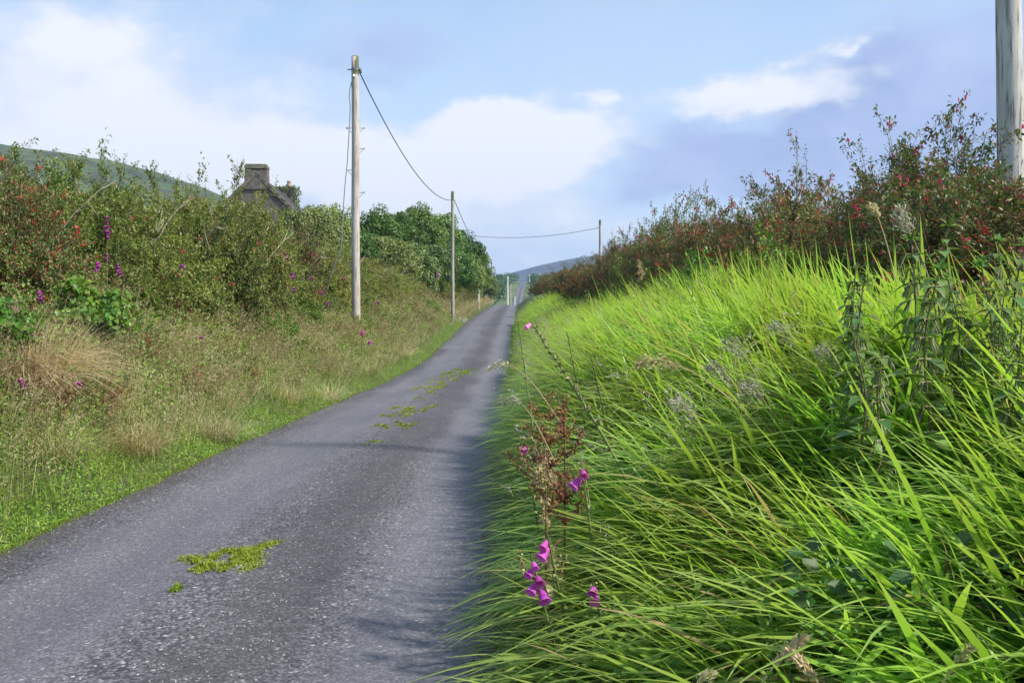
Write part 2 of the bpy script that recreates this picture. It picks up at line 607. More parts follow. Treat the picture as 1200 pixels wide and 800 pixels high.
def wood_mat(name, a, b, dark, moss=None):
    m, t, p, out = base_mat(name)
    tc_ = t.new('ShaderNodeTexCoord')
    v = t.vmath('MULTIPLY', tc_.outputs['Object'], (1, 1, 0.06))
    n1 = t.noise(v, 26, 6, 0.65)
    n2 = t.noise(tc_.outputs['Object'], 1.3, 4)
    n3 = t.noise(t.vmath('MULTIPLY', tc_.outputs['Object'], (1, 1, 0.25)), 14, 6, 0.7)
    c = t.mix(t.ramp(n2, 0.3, 0.7), a, b)
    c = t.mix(t.ramp(n1, 0.50, 0.66, 0, 0.9), c, dark)
    c = t.mix(t.ramp(n3, 0.56, 0.68, 0, 0.6), c, (dark[0] * 1.3, dark[1] * 1.3, dark[2] * 1.2))
    t.put(p.inputs['Base Color'], c)
    p.inputs['Roughness'].default_value = 0.85
    bp = t.new('ShaderNodeBump')
    bp.inputs['Strength'].default_value = 0.6
    bp.inputs['Distance'].default_value = 0.01
    t.l.new(n1, bp.inputs['Height'])
    t.l.new(bp.outputs[0], p.inputs['Normal'])
    return m


M['pole'] = wood_mat('pole_wood_pale', (0.42, 0.37, 0.33), (0.54, 0.49, 0.45), (0.20, 0.165, 0.14))
M['pole_cap'] = wood_mat('pole_top_mossy', (0.13, 0.14, 0.06), (0.20, 0.19, 0.09), (0.05, 0.05, 0.03))
M['pole_old'] = wood_mat('pole_wood_weathered', (0.40, 0.385, 0.36), (0.55, 0.53, 0.49), (0.09, 0.085, 0.08))
M['pole_grey'] = wood_mat('pole_wood_grey', (0.30, 0.29, 0.24), (0.40, 0.38, 0.31), (0.14, 0.13, 0.1))
M['metal'] = plain_mat('galvanised_metal', (0.14, 0.15, 0.17), (0.22, 0.23, 0.25), 30, 0.5)
M['cable'] = plain_mat('black_cable', (0.02, 0.022, 0.026), (0.035, 0.036, 0.04), 20, 0.6)
M['cable_grey'] = plain_mat('grey_cable', (0.16, 0.18, 0.21), (0.22, 0.24, 0.27), 20, 0.6)
M['porcelain'] = plain_mat('white_porcelain', (0.7, 0.7, 0.7), (0.8, 0.8, 0.8), 10, 0.3)
M['render'] = plain_mat('grey_roughcast', (0.105, 0.09, 0.08), (0.17, 0.15, 0.135), 3.5, 0.95, 0.7, detail=9, bump_d=0.05)
M['stone_cap'] = plain_mat('mossy_stone', (0.12, 0.12, 0.08), (0.24, 0.22, 0.17), 5, 0.95, 0.5)
M['slate'] = plain_mat('roof_slate', (0.085, 0.08, 0.085), (0.16, 0.15, 0.15), 2.5, 0.7, 0.2)
M['clay'] = plain_mat('clay_pot', (0.38, 0.26, 0.18), (0.48, 0.34, 0.25), 6, 0.8)
M['glass'] = plain_mat('window_glass', (0.02, 0.025, 0.03), (0.03, 0.035, 0.04), 2, 0.08, spec=0.6)
M['paint'] = plain_mat('white_paint', (0.68, 0.68, 0.66), (0.78, 0.78, 0.76), 6, 0.5)


def road_mat():
    m, t, p, out = base_mat('chipseal_asphalt')
    g = t.new('ShaderNodeTexCoord').outputs['Object']
    vo = t.new('ShaderNodeTexVoronoi')
    t.put(vo.inputs['Vector'], g)
    vo.inputs['Scale'].default_value = 52
    cell = t.new('ShaderNodeSeparateColor')
    t.l.new(vo.outputs['Color'], cell.inputs[0])
    big = t.noise(t.vmath('MULTIPLY', g, (1.0, 0.22, 1)), 1.5, 6, 0.6)
    mid = t.noise(g, 7, 5, 0.65)
    c = t.mix(t.ramp(cell.outputs[0], 0.0, 1.0, 0, 1), (0.070, 0.070, 0.082, 1), (0.165, 0.166, 0.185, 1))
    # few pale and few black chips
    c = t.mix(t.ramp(cell.outputs[1], 0.94, 0.99), c, (0.38, 0.38, 0.385, 1))
    c = t.mix(t.ramp(cell.outputs[2], 0.80, 0.9, 0, 0.8), c, (0.025, 0.025, 0.028, 1))
    c = t.mix(t.ramp(vo.outputs['Distance'], 0.45, 0.75, 0, 0.75), c, (0.025, 0.025, 0.03, 1))
    c = t.mix(1.0, c, t.mix(t.ramp(big, 0.3, 0.7), (0.66, 0.66, 0.70, 1), (1.30, 1.27, 1.26, 1)), 'MULTIPLY')
    c = t.mix(t.ramp(mid, 0.55, 0.75, 0, 0.35), c, (0.05, 0.05, 0.058, 1))
    # wheel tracks polished smoother, loose chips between them (u across the road is kept in the colour attribute)
    at_ = t.new('ShaderNodeAttribute', attribute_name='col')
    s = t.new('ShaderNodeSeparateColor')
    t.l.new(at_.outputs['Color'], s.inputs[0])
    u = t.math('ADD', s.outputs[0], t.math('MULTIPLY', t.math('SUBTRACT', mid, 0.5), 0.1))
    edge_ = t.math('MINIMUM', t.ramp(u, 0.10, 0.0, 0, 1), 1.0)
    c = t.mix(t.math('MULTIPLY', edge_, 0.7), c, (0.07, 0.06, 0.05, 1))
    ctr = t.math('MULTIPLY', t.ramp(u, 0.46, 0.58), t.ramp(u, 0.74, 0.62))
    c = t.mix(t.math('MULTIPLY', ctr, t.ramp(mid, 0.3, 0.7, 0.35, 0.8)), c, (0.052, 0.052, 0.056, 1))
    track = t.math('ADD', t.math('MULTIPLY', t.ramp(u, 0.08, 0.2), t.ramp(u, 0.48, 0.36)), t.math('MULTIPLY', t.ramp(u, 0.68, 0.78), t.ramp(u, 1.0, 0.93)))
    c = t.mix(t.math('MULTIPLY', track, 0.42), c, (0.165, 0.166, 0.19, 1))
    t.put(p.inputs['Base Color'], c)
    t.put(p.inputs['Roughness'], t.ramp(track, 0, 1, 0.78, 0.62))
    p.inputs['Specular IOR Level'].default_value = 0.45
    bp = t.new('ShaderNodeBump')
    bp.inputs['Strength'].default_value = 0.8
    bp.inputs['Distance'].default_value = 0.006
    hgt = t.math('ADD', t.math('MULTIPLY', vo.outputs['Distance'], -1.0), t.math('MULTIPLY', cell.outputs[0], 0.5))
    t.l.new(hgt, bp.inputs['Height'])
    t.l.new(bp.outputs[0], p.inputs['Normal'])
    return m


def ground_mat():
    m, t, p, out = base_mat('ground_earth_and_turf')
    g = t.new('ShaderNodeTexCoord').outputs['Object']
    n = t.noise(g, 0.6, 7, 0.6)
    n2 = t.noise(g, 9, 6, 0.65)
    n3 = t.noise(g, 0.012, 4, 0.5)
    c = t.mix(t.ramp(n2, 0.35, 0.65), (0.035, 0.05, 0.018, 1), (0.075, 0.105, 0.03, 1))
    c = t.mix(t.ramp(n, 0.45, 0.7, 0, 0.6), c, (0.12, 0.11, 0.055, 1))
    fld = t.mix(t.ramp(n3, 0.4, 0.6), (0.05, 0.085, 0.03, 1), (0.095, 0.13, 0.045, 1))
    sp = t.new('ShaderNodeSeparateXYZ')
    t.l.new(g, sp.inputs[0])
    c = t.mix(t.ramp(sp.outputs[1], 120, 320), c, fld)
    t.put(p.inputs['Base Color'], c)
    p.inputs['Roughness'].default_value = 0.95
    bp = t.new('ShaderNodeBump')
    bp.inputs['Strength'].default_value = 0.7
    bp.inputs['Distance'].default_value = 0.03
    t.l.new(n2, bp.inputs['Height'])
    t.l.new(bp.outputs[0], p.inputs['Normal'])
    return m


def hill_mat(name, a, b, d_, sc):
    m, t, p, out = base_mat(name)
    g = t.new('ShaderNodeTexCoord').outputs['Object']
    n = t.noise(g, sc, 8, 0.65)
    n2 = t.noise(g, sc * 5, 6, 0.6)
    n3 = t.voronoi(g, sc * 1.6)
    c = t.mix(t.ramp(n, 0.35, 0.65), a, b)
    c = t.mix(t.ramp(n2, 0.48, 0.6, 0, 0.85), c, d_)
    c = t.mix(t.ramp(t.noise(g, sc * 22, 5, 0.7), 0.52, 0.62, 0, 0.6), c, (d_[0] * 0.7, d_[1] * 0.7, d_[2] * 0.6, 1))
    t.put(p.inputs['Base Color'], c)
    p.inputs['Roughness'].default_value = 1.0
    p.inputs['Specular IOR Level'].default_value = 0.1
    return m


M['road'] = road_mat()
M['ground'] = ground_mat()
M['hill'] = hill_mat('hill_pasture', (0.055, 0.085, 0.03), (0.095, 0.12, 0.045), (0.045, 0.05, 0.03), 0.012)
M['hill_far'] = hill_mat('hill_heather', (0.03, 0.036, 0.03), (0.055, 0.055, 0.042), (0.025, 0.024, 0.024), 0.0022)
M['gravel'] = plain_mat('driveway_gravel', (0.16, 0.155, 0.15), (0.28, 0.27, 0.26), 60, 0.9, 0.6)

# ------------------------------------------------------------------ terrain
_y = np.arange(-60, 1600, 1.0)
_z = np.interp(_y, [-60, 0, 24, 35, 50, 64, 100, 135, 155, 175, 205, 260, 400, 600, 760, 900, 1600],
               [0, 0, 0.02, 0.27, 1.0, 1.75, 3.3, 4.55, 4.85, 4.75, 4.1, 5.0, 14.5, 28.0, 36.0, 38.0, 38.0])
_k = np.hanning(13)
_k /= _k.sum()
_z = np.convolve(np.pad(_z, 6, mode='edge'), _k, mode='valid')


def road_z(y):
    return np.interp(y, _y, _z)


def xr(y):
    return np.interp(y, [-60, 0, 10, 35, 64, 150, 250, 400, 600, 800], [0.12, 0.12, 0.06, 0.02, 0.1, 0.65, 2.2, 4.4, 8.0, 12])


def xl(y):
    return xr(y) - np.interp(y, [-60, 0, 14, 22, 35, 64, 150], [3.6, 3.62, 3.78, 3.72, 3.25, 3.2, 3.2])


def wob(x, y):
    return 0.10 * np.sin(1.3 * x + 0.7 * y) + 0.08 * np.sin(2.9 * y - 1.1 * x + 1.0) + 0.05 * np.sin(5.1 * x + 3.7 * y)


def gz(x, y):
    """height of the ground"""
    x = np.asarray(x, float)
    y = np.asarray(y, float)
    r = road_z(y)
    u = xl(y) - x
    v = x - xr(y)
    far = np.interp(y, [110, 220], [1, 0.25])
    gap = 1 - 0.97 * np.exp(-(((y - 69.5) / 3.2) ** 4))
    lz = np.interp(u, [-9, 0, 0.25, 0.6, 1.3, 2.8, 4.5, 12, 60], [-0.03, -0.03, 0.03, 0.14, 0.75, 1.65, 2.05, 2.2, 3.0]) * far * np.where(u > 0, gap, 1)
    rz = np.interp(v, [-9, 0, 0.15, 0.5, 1.2, 2.2, 3.2, 6, 60], [-0.03, -0.03, 0.05, 0.36, 0.90, 1.40, 1.6, 1.65, 2.2]) * far * np.interp(y, [2, 4.5, 11], [0.60, 0.70, 1.0])
    h = np.where(x < (xl(y) + xr(y)) / 2, lz, rz)
    off = np.clip(np.minimum(np.abs(u), np.abs(v)) / 1.5, 0, 1) * ((u > 0) | (v > 0))
    return r + h + wob(x, y) * off


def grid_mesh(name, xs, ys, fz, mat, kind='structure', label=None, cat=None):
    X, Y = np.meshgrid(xs, ys)
    Z = fz(X, Y)
    V = np.stack([X, Y, Z], -1).reshape(-1, 3)
    nx, ny = len(xs), len(ys)
    i = (np.arange(ny - 1)[:, None] * nx + np.arange(nx - 1)[None, :]).ravel()
    f = np.stack([i, i + 1, i + 1 + nx, i + nx], 1)
    mb = MB().add(V, f)
    o = mb.build(name, mat, kind=kind)
    if label:
        tag(o, label, cat, kind=kind)
    return o


xs = np.concatenate([np.array([-2600, -1400, -700, -350, -180, -90, -60, -40, -28, -20, -15, -12]), np.arange(-10, 8.01, 0.2),
                     np.array([9, 10.5, 12, 15, 20, 28, 40, 60, 90, 180, 350, 700, 1400, 2600])])
ys = np.concatenate([np.array([-60, -40, -25, -15, -10, -7]), np.arange(-5, 45, 0.3), np.arange(45, 110, 0.9), np.arange(110, 300, 4), np.arange(300, 1000, 20), np.array([1100, 1300, 1600, 2200, 3200])])


def ground_height(X, Y):
    z = gz(np.clip(X, -80, 80), Y)
    return z


grid_mesh('ground', xs, ys, ground_height, M['ground'], label='earth and rough turf of banks and fields on both sides of the lane', cat='ground')

# road: one sheet with slightly ragged edges
ry = np.concatenate([np.arange(-12, 60, 0.25), np.arange(60, 170, 1.0), np.arange(170, 900, 6.0)])
us = np.concatenate([[0, 0.015, 0.04], np.linspace(0.1, 0.9, 11), [0.96, 0.985, 1.0]])
rag_l = np.convolve(rng.normal(0, 0.10, len(ry) + 6), np.ones(7) / 7, 'valid') + rng.normal(0, 0.012, len(ry))
rag_r = np.convolve(rng.normal(0, 0.10, len(ry) + 6), np.ones(7) / 7, 'valid')
V, R_ = [], []
for i, y in enumerate(ry):
    l = xl(y) - 0.03 + rag_l[i]
    r = xr(y) + 0.05 + rag_r[i]
    w = us
    cam_ = 0.05 * (1 - (2 * us - 1) ** 2) - 0.018 * (np.exp(-((us - 0.27) / 0.1) ** 2) + np.exp(-((us - 0.83) / 0.09) ** 2)) + 0.004
    cam_[0] = cam_[-1] = -0.02
    V.append(np.stack([l + (r - l) * us, np.full(len(us), y), road_z(y) + cam_], 1))
    R_.append(us)
nu = len(us)
i = (np.arange(len(ry) - 1)[:, None] * nu + np.arange(nu - 1)[None, :]).ravel()
o = MB().add(np.concatenate(V), np.stack([i, i + 1, i + 1 + nu, i + nu], 1), np.concatenate(R_)).build('road', M['road'], kind='structure')
tag(o, 'narrow grey chipped asphalt lane running away over a rise', 'road', kind='structure')

# gravel gateway on the left
gx = np.linspace(-9.5, -3.15, 14)
gy = np.linspace(66.6, 72.4, 10)
grid_mesh('gravel_driveway', gx, gy, lambda X, Y: np.maximum(gz(X, Y) + 0.04, road_z(Y) + 0.02) + 0.0 * X, M['gravel'], label='pale gravel gateway opening off the left side of the lane', cat='driveway')


# hills
def hill(name, label, prof, depth, d0, mat, n=90, rough=0.02, xpad=0.0, seed=1):
    """a ridge whose crest passes through the given points (pixels of the photograph at distance d0), falling away in front and behind"""
    r2 = np.random.default_rng(seed)
    px = np.array([p[0] for p in prof], float)
    py = np.array([p[1] for p in prof], float)
    xs_ = np.linspace((px[0] - 600) / F * d0, (px[-1] - 600) / F * d0, n)
    cz = EYE + (HOR - np.interp(xs_ * F / d0 + 600, px, py)) / F * d0
    kk = np.hanning(9)
    kk /= kk.sum()
    cz = np.convolve(np.pad(cz, 4, mode='edge'), kk, 'valid')
    cz = cz * (1 + np.convolve(r2.normal(0, rough, n + 4), np.ones(5) / 5, 'valid'))
    vs = np.linspace(-1, 1, 41)
    Vv = []
    for v in vs:
        s = np.cos(v * math.pi / 2) ** 1.3 if abs(v) < 1 else 0.0
        bump = np.convolve(r2.normal(0, rough, n + 4), np.ones(5) / 5, 'valid') * (1 - abs(1 - 2 * s))
        zz_ = -8 + (cz + 8) * (s * (1 + bump * (abs(v) > 0.05)))
        Vv.append(np.stack([xs_ * (1 + 0.25 * v * 0), np.full(n, d0 + v * depth), zz_], 1))
    i_ = (np.arange(40)[:, None] * n + np.arange(n - 1)[None, :]).ravel()
    o_ = MB().add(np.concatenate(Vv), np.stack([i_, i_ + 1, i_ + 1 + n, i_ + n], 1)).build(name, mat, kind='structure')
    return tag(o_, label, 'hill', kind='structure')


hill('hill', 'green hillside sloping down to the right behind the left hedge',
     [(-1400, 260), (-900, 190), (-400, 150), (-120, 155), (20, 174), (110, 188), (175, 199), (225, 214), (300, 246), (360, 290), (420, 350), (520, 400)], 420, 800, M['hill'], seed=3)
hill('hill', 'distant blue grey hill rising beyond the end of the lane',
     [(300, 372), (420, 358), (520, 340), (570, 327), (600, 321), (630, 312), (655, 306), (690, 299), (760, 294), (860, 300), (1000, 318), (1150, 335), (1400, 360), (1700, 385)], 900, 3000, M['hill_far'], seed=5, rough=0.015)

# ------------------------------------------------------------------ house
def house():
    d0 = 54.0
    ax = -13.85
    g0 = 2.7
    apex = EYE + (HOR - 206) / F * d0
    half = 3.1
    eave = apex - half * 1.0
    Lh = 10.5
    t = thing('house', 'grey roughcast gabled cottage with chimneys half hidden behind the left hedge', 'house', (ax, d0, g0), math.radians(3.2))
    ez, az = eave - g0, apex - g0
    # walls (local: ridge along +y)
    mb = MB()
    Vv = [[-half, 0, -1.5], [half, 0, -1.5], [half, 0, ez], [0, 0, az], [-half, 0, ez], [-half, Lh, -1.5], [half, Lh, -1.5], [half, Lh, ez], [0, Lh, az], [-half, Lh, ez]]
    mb.add(Vv, [np.array([[0, 1, 2, 3, 4], [9, 8, 7, 6, 5]]), np.array([[1, 6, 7, 2], [5, 0, 4, 9]])])
    mb.build('wall', M['render'], t, smooth=False)
    # roof slopes
    k = math.sqrt(2)
    for sgn in (-1, 1):
        rb = MB()
        a = np.array([0.0, -0.04, az + 0.16])
        e = np.array([sgn * (half + 0.3), -0.04, ez - 0.3 + 0.16])
        th = np.array([0, 0, -0.14])
        ly = np.array([0, Lh + 0.24, 0])
        Vv = [a, e, e + ly, a + ly, a + th, e + th, e + ly + th, a + ly + th]
        f = np.array([[0, 1, 2, 3], [7, 6, 5, 4], [0, 4, 5, 1], [1, 5, 6, 2], [2, 6, 7, 3]])
        rb.add(Vv, f)
        ro = rb.build('roof_slope', M['slate'], t, smooth=False)
        # slate courses
        sl = MB()
        run = (half + 0.3) * k
        nrow = int(run / 0.24)
        dirv = nrm((e - a)[None])[0]
        nv = np.array([sgn * 0.7071, 0, 0.7071])
        for r in range(nrow):
            for c in range(int(Lh / 0.32)):
                y0 = -0.1 + c * 0.32 + (0.16 if r % 2 else 0)
                y1 = y0 + 0.31
                p0 = a + dirv * (r * 0.24)
                p1 = a + dirv * (r * 0.24 + 0.30)
                lift0, lift1 = 0.006, 0.022 + random.uniform(0, 0.008)
                q = [p0 + nv * lift0 + [0, y0, 0], p0 + nv * lift0 + [0, y1, 0], p1 + nv * lift1 + [0, y1, 0], p1 + nv * lift1 + [0, y0, 0]]
                q = np.array(q)
                q = np.vstack([q, q[2:] - nv * 0.016])
                sl.add(q, np.array([[0, 1, 2, 3], [3, 2, 4, 5]]), random.random())
        sl.build('slates', M['slate'], ro, smooth=False, kind='stuff')
        # raised verge of the gable
        vb = MB()
        for (w0, w1, z0, z1) in ((-0.07, 0.16, -0.17, 0.07),):
            a2, e2 = a + [0, 0, 0.02], e + [0, 0, 0.02]
            Vv = []
            for y_ in (w0, w1):
                for zz_ in (z0, z1):
                    Vv += [a2 + [0, y_, zz_], e2 + [0, y_, zz_]]
            f = np.array([[0, 1, 3, 2], [6, 7, 5, 4], [2, 3, 7, 6], [4, 5, 1, 0], [1, 5, 7, 3], [0, 2, 6, 4]])
            vb.add(Vv, f)
        vb.build('gable_coping', M['stone_cap'], t, smooth=False)
    # near chimney
    cz0 = az - 0.75
    ctop = EYE + (HOR - 194) / F * d0 - g0
    cb_ = MB()
    w0, w1 = 0.62, 0.585
    Vv = []
    for zz_, w_, dy_ in ((cz0, w0, 0.40), (ctop - 0.22, w1, 0.36)):
        Vv += [[-w_, -0.09, zz_], [w_, -0.09, zz_], [w_, 2 * dy_ - 0.09, zz_], [-w_, 2 * dy_ - 0.09, zz_]]
    cb_.add(Vv, np.array([[0, 1, 5, 4], [1, 2, 6, 5], [2, 3, 7, 6], [3, 0, 4, 7], [4, 5, 6, 7]]))
    ch = cb_.build('chimney', M['render'], t, smooth=False)
    cc = MB()
    box(cc, (0, 0.27, ctop - 0.11), (1.22, 0.80, 0.16))
    box(cc, (0, 0.27, ctop + 0.02), (1.12, 0.72, 0.06))
    cc.build('chimney_cap', M['stone_cap'], ch, smooth=False)
    # far chimney, ivy covered, with one pot
    fy = Lh - 0.4
    c2 = MB()
    box(c2, (0.0, fy, az - 0.2), (1.05, 0.7, 1.9))
    ch2 = c2.build('chimney', M['render'], t, smooth=False, label='far chimney smothered in green ivy with one clay pot')
    pt = MB()
    tubes(pt, np.array([[[0.1, fy, az + 0.7], [0.1, fy, az + 0.95], [0.1, fy, az + 1.12], [0.1, fy, az + 1.16]]]), np.array([[0.15, 0.13, 0.13, 0.16]]), 10, cap=True)
    pt.build('chimney_pot', M['clay'], ch2)
    iv = MB()
    n = 1500
    P = np.stack([U(-0.75, 0.75, n), U(fy - 0.6, fy + 0.6, n), az + U(-1.3, 0.82, n)], 1)
    keep = (np.abs(P[:, 0]) > 0.5) | (np.abs(P[:, 1] - fy) > 0.35) | (P[:, 2] > az + 0.7)
    P = P[keep]
    Dn = nrm(rng.normal(0, 1, P.shape))
    leaves(iv, P, Dn, nrm(rng.normal(0, 1, P.shape) + [0.3, -0.6, 0.6]), U(0.10, 0.18, len(P)), U(0.09, 0.15, len(P)))
    iv.build('ivy', M['tree'], ch2, kind='stuff')
    # two windows on the lane side and a door (mostly hidden)
    for yy, nm in ((2.2, 'window'), (7.6, 'window'), (4.9, 'door')):
        w_ = MB()
        if nm == 'window':
            box(w_, (half + 0.01, yy, 1.55), (0.10, 0.95, 1.15))
            wn = w_.build('window', M['paint'], t, smooth=False)
            g_ = MB()
            for a_ in (-1, 1):
                for b_ in (-1, 1):
                    box(g_, (half + 0.06, yy + a_ * 0.22, 1.55 + b_ * 0.27), (0.012, 0.38, 0.48))
            g_.build('pane', M['glass'], wn, smooth=False)
        else:
            box(w_, (half + 0.012, yy, 0.95), (0.09, 0.95, 2.0))
            w_.build('door', M['slate'], t, smooth=False)
    return t


house()

# ------------------------------------------------------------------ poles and cables
POLES = 'wooden utility poles along the lane'


def utility_pole(px, d, ztop, zbase, rad, mat, label, capm=None, steps=(), sides=14, lean=0.0, bracket=True):
    x = (px - 600) / F * d
    t = thing('utility_pole', label, 'utility pole', (x, d, zbase), 0, POLES)
    H = ztop - zbase
    mb = MB()
    zs = np.linspace(-0.6, H, 26)
    rr = np.interp(zs, [-0.6, H], [rad * 1.14, rad * 0.88])
    P = np.stack([lean * zs / H + 0.006 * np.sin(zs * 1.3), 0.005 * np.cos(zs * 1.7), zs], 1)
    tubes(mb, P, rr, sides, cap=True)
    mb.build('pole_shaft', mat, t)
    if capm:
        c = MB()
        tubes(c, np.array([[lean, 0, H - 0.55], [lean, 0, H - 0.1], [lean, 0, H + 0.015], [lean, 0, H + 0.03]]), [rad * 0.905, rad * 0.895, rad * 0.89, rad * 0.6], sides, cap=True)
        c.build('weathered_top', capm, t)
    for (zs_, side) in steps:
        s = MB()
        z = zs_ - zbase
        tubes(s, np.array([[side * rad * 0.8, 0, z], [side * (rad + 0.15), 0, z + 0.0]]), 0.011, 6, cap=True)
        tubes(s, np.array([[side * (rad + 0.15), 0, z - 0.03], [side * (rad + 0.15), 0, z + 0.035]]), 0.013, 6, cap=True)
        tubes(s, np.array([[side * (rad + 0.13), 0, z], [side * rad * 0.85, 0, z - 0.16]]), 0.007, 5)
        s.build('climbing_step', M['metal'], t)
    return t, x


# left pole with steps and cable
d1 = 31.0
zt1 = at(417, 68, d1)[2]
x1 = (417 - 600) / F * d1
gz1 = float(gz(x1, d1))
steps = [(at(0, 151, d1)[2], -1), (at(0, 151, d1)[2], 1), (at(0, 175, d1)[2], 1), (at(0, 200, d1)[2], -1), (at(0, 226, d1)[2], 1), (at(0, 250, d1)[2], -1)]
p1, _ = utility_pole(417, d1, zt1, gz1, 0.125, M['pole'], 'tall pale wooden pole with climbing steps standing in the left bank', M['pole_cap'], steps, 20)
b = MB()
zb = at(0, 83, d1)[2] - gz1
tubes(b, np.array([[-0.24, -0.02, zb], [0.17, -0.02, zb]]), 0.018, 6, cap=True)
tubes(b, np.array([[0, 0, zb - 0.035], [0, 0, zb + 0.035]]), 0.127, 16)
box(b, (0.165, -0.02, zb - 0.03), (0.07, 0.08, 0.16))
b.build('bracket', M['metal'], p1)
b = MB()
zi = at(0, 92, d1)[2] - gz1
tubes(b, np.array([[-0.02, -0.10, zi], [-0.02, -0.19, zi]]), 0.045, 10, cap=True)
b.build('insulator', M['porcelain'], p1)
b = MB()
pts = [at(413, 97, d1), at(410.6, 106, d1 - .1), at(410, 116, d1 - .12), at(411, 126, d1 - .12), at(410, 150, d1 - .15), at(407.5, 190, d1 - .15), at(405, 215, d1 - .2), at(402, 255, d1 - .2), at(400, 290, d1 - .2), at(394, 306, d1 - .2), at(387, 326, d1 - .2), at(384, 340, d1 - .2)]
pts = [q - np.array([x1, d1, gz1]) for q in pts]
tubes(b, curve_pts(pts, 60), 0.015, 6)
b.build('drop_cable', M['cable_grey'], p1)

d2 = 62.0
p2, x2 = utility_pole(530.5, d2, at(0, 225, d2)[2], float(gz(-3.75, d2)), 0.105, M['pole_grey'], 'second pole down the lane, greenish at the top, in front of the trees', M['pole_cap'], [], 12)
b = MB()
zb2 = at(0, 235, d2)[2] - p2.location.z
tubes(b, np.array([[-0.2, 0, zb2], [0.2, 0, zb2]]), 0.02, 6, cap=True)
b.build('bracket', M['metal'], p2)
d3 = 172.0
p3, x3 = utility_pole(576.5, d3, at(0, 304, d3)[2], float(gz(-3.5, d3)), 0.12, M['pole_grey'], 'thin dark pole past the trees beside the crest of the lane', None, [], 8)
utility_pole(703, 100.0, at(0, 258, 100.0)[2], float(gz(8.8, 100)), 0.125, M['pole_grey'], 'pole rising out of the right hedge with a wire leading left', M['pole_cap'], [], 10)
utility_pole(720, 135.0, at(0, 277, 135.0)[2], float(gz(13.9, 135)), 0.11, M['pole_grey'], 'small pole just right of the wired pole above the right hedge', None, [], 8)
utility_pole(595, 250.0, at(0, 324, 250.0)[2], float(gz(-1.1, 250)), 0.17, M['paint'], 'whitish pole beyond the crest of the lane, left of the far road', None, [], 8)
utility_pole(598.3, 300.0, at(0, 333, 300.0)[2], float(gz(-.4, 300)), 0.17, M['pole'], 'shorter pale pole next to the whitish pole beyond the crest', None, [], 8)
utility_pole(606, 420.0, at(0, 334, 420.0)[2], float(gz(2.1, 420)), 0.16, M['pole_grey'], 'far thin pole beside the lane where it climbs again', None, [], 6)
utility_pole(620.5, 640.0, at(0, 321, 640.0)[2], float(gz(11, 640)), 0.22, M['paint'], 'far pale pole on the rise below the blue hill', None, [], 6)
utility_pole(632.5, 640.0, at(0, 320, 640.0)[2], float(gz(18, 640)), 0.22, M['paint'], 'farthest pale pole at the edge of the right hedge below the hill', None, [], 6)

# big pole at the right edge
dR = 10.2
xR = (1184.5 - 600) / F * dR
utility_pole(1184.5, dR, 9.4, float(gz(xR, dR)), 0.120, M['pole_old'], 'thick weathered white pole standing behind the bushes at the right edge', M['pole_cap'], [], 28, lean=-0.10)


def cable(a, c, sag, rad, label, mat, n=40):
    t_ = np.linspace(0, 1, n)[:, None]
    P = a * (1 - t_) + c * t_
    P[:, 2] -= (4 * sag * t_ * (1 - t_))[:, 0]
    mb = MB()
    org = P[0].copy()
    tubes(mb, P - org, rad, 6)
    o = mb.build('overhead_cable', mat)
    o.location = org
    return tag(o, label, 'cable', 'overhead cables')


cable(at(422, 86, d1), at(528.5, 235, d2), 1.0, 0.019, 'black sagging cable between the tall left pole and the second pole', M['cable'])
cable(at(532.5, 235, d2), at(576, 307, d3), 1.2, 0.022, 'dark cable going down behind the trees from the second pole', M['cable'])
cable(at(701.5, 267, 100.0), at(548, 276, 104.0), 0.55, 0.028, 'thin wire crossing above the lane from the right hedge pole', M['cable_grey'])
cable(at(595, 325, 250.0), at(620.5, 322, 640.0), 1.5, 0.07, 'faint far wire leading from the whitish pole to the far rise', M['cable_grey'])
cable(at(620.5, 322, 640.0), at(700, 320, 640.0), 1.0, 0.07, 'faint far wire in front of the blue hill', M['cable_grey'])


def post(px, d, ptop, h, w, mat, label):
    x = (px - 600) / F * d
    zt = at(px, ptop, d)[2]
    mb = MB()
    box(mb, (0, 0, h / 2), (w, w, h))
    mb.add(np.array([[-w / 2, -w / 2, h], [w / 2, -w / 2, h], [w / 2, w / 2, h], [-w / 2, w / 2, h], [0, 0, h + w * 0.4]]) + [0, 0, 0.002], np.array([[0, 1, 4], [1, 2, 4], [2, 3, 4], [3, 0, 4]]))
    o = mb.build('fence_post', mat, smooth=False)
    o.location = (x, d, zt - h)
    return tag(o, label, 'post', 'posts beside the lane')


post(561.5, 98.0, 332, 2.6, 0.17, M['paint'], 'white gate post beside the lane below the trees')
post(529, 66.0, 355, 1.6, 0.13, M['paint'], 'small white post in the verge below the second pole')
post(603.5, 230.0, 348, 4.0, 0.22, M['paint'], 'short white post beyond the crest in the middle of the view')

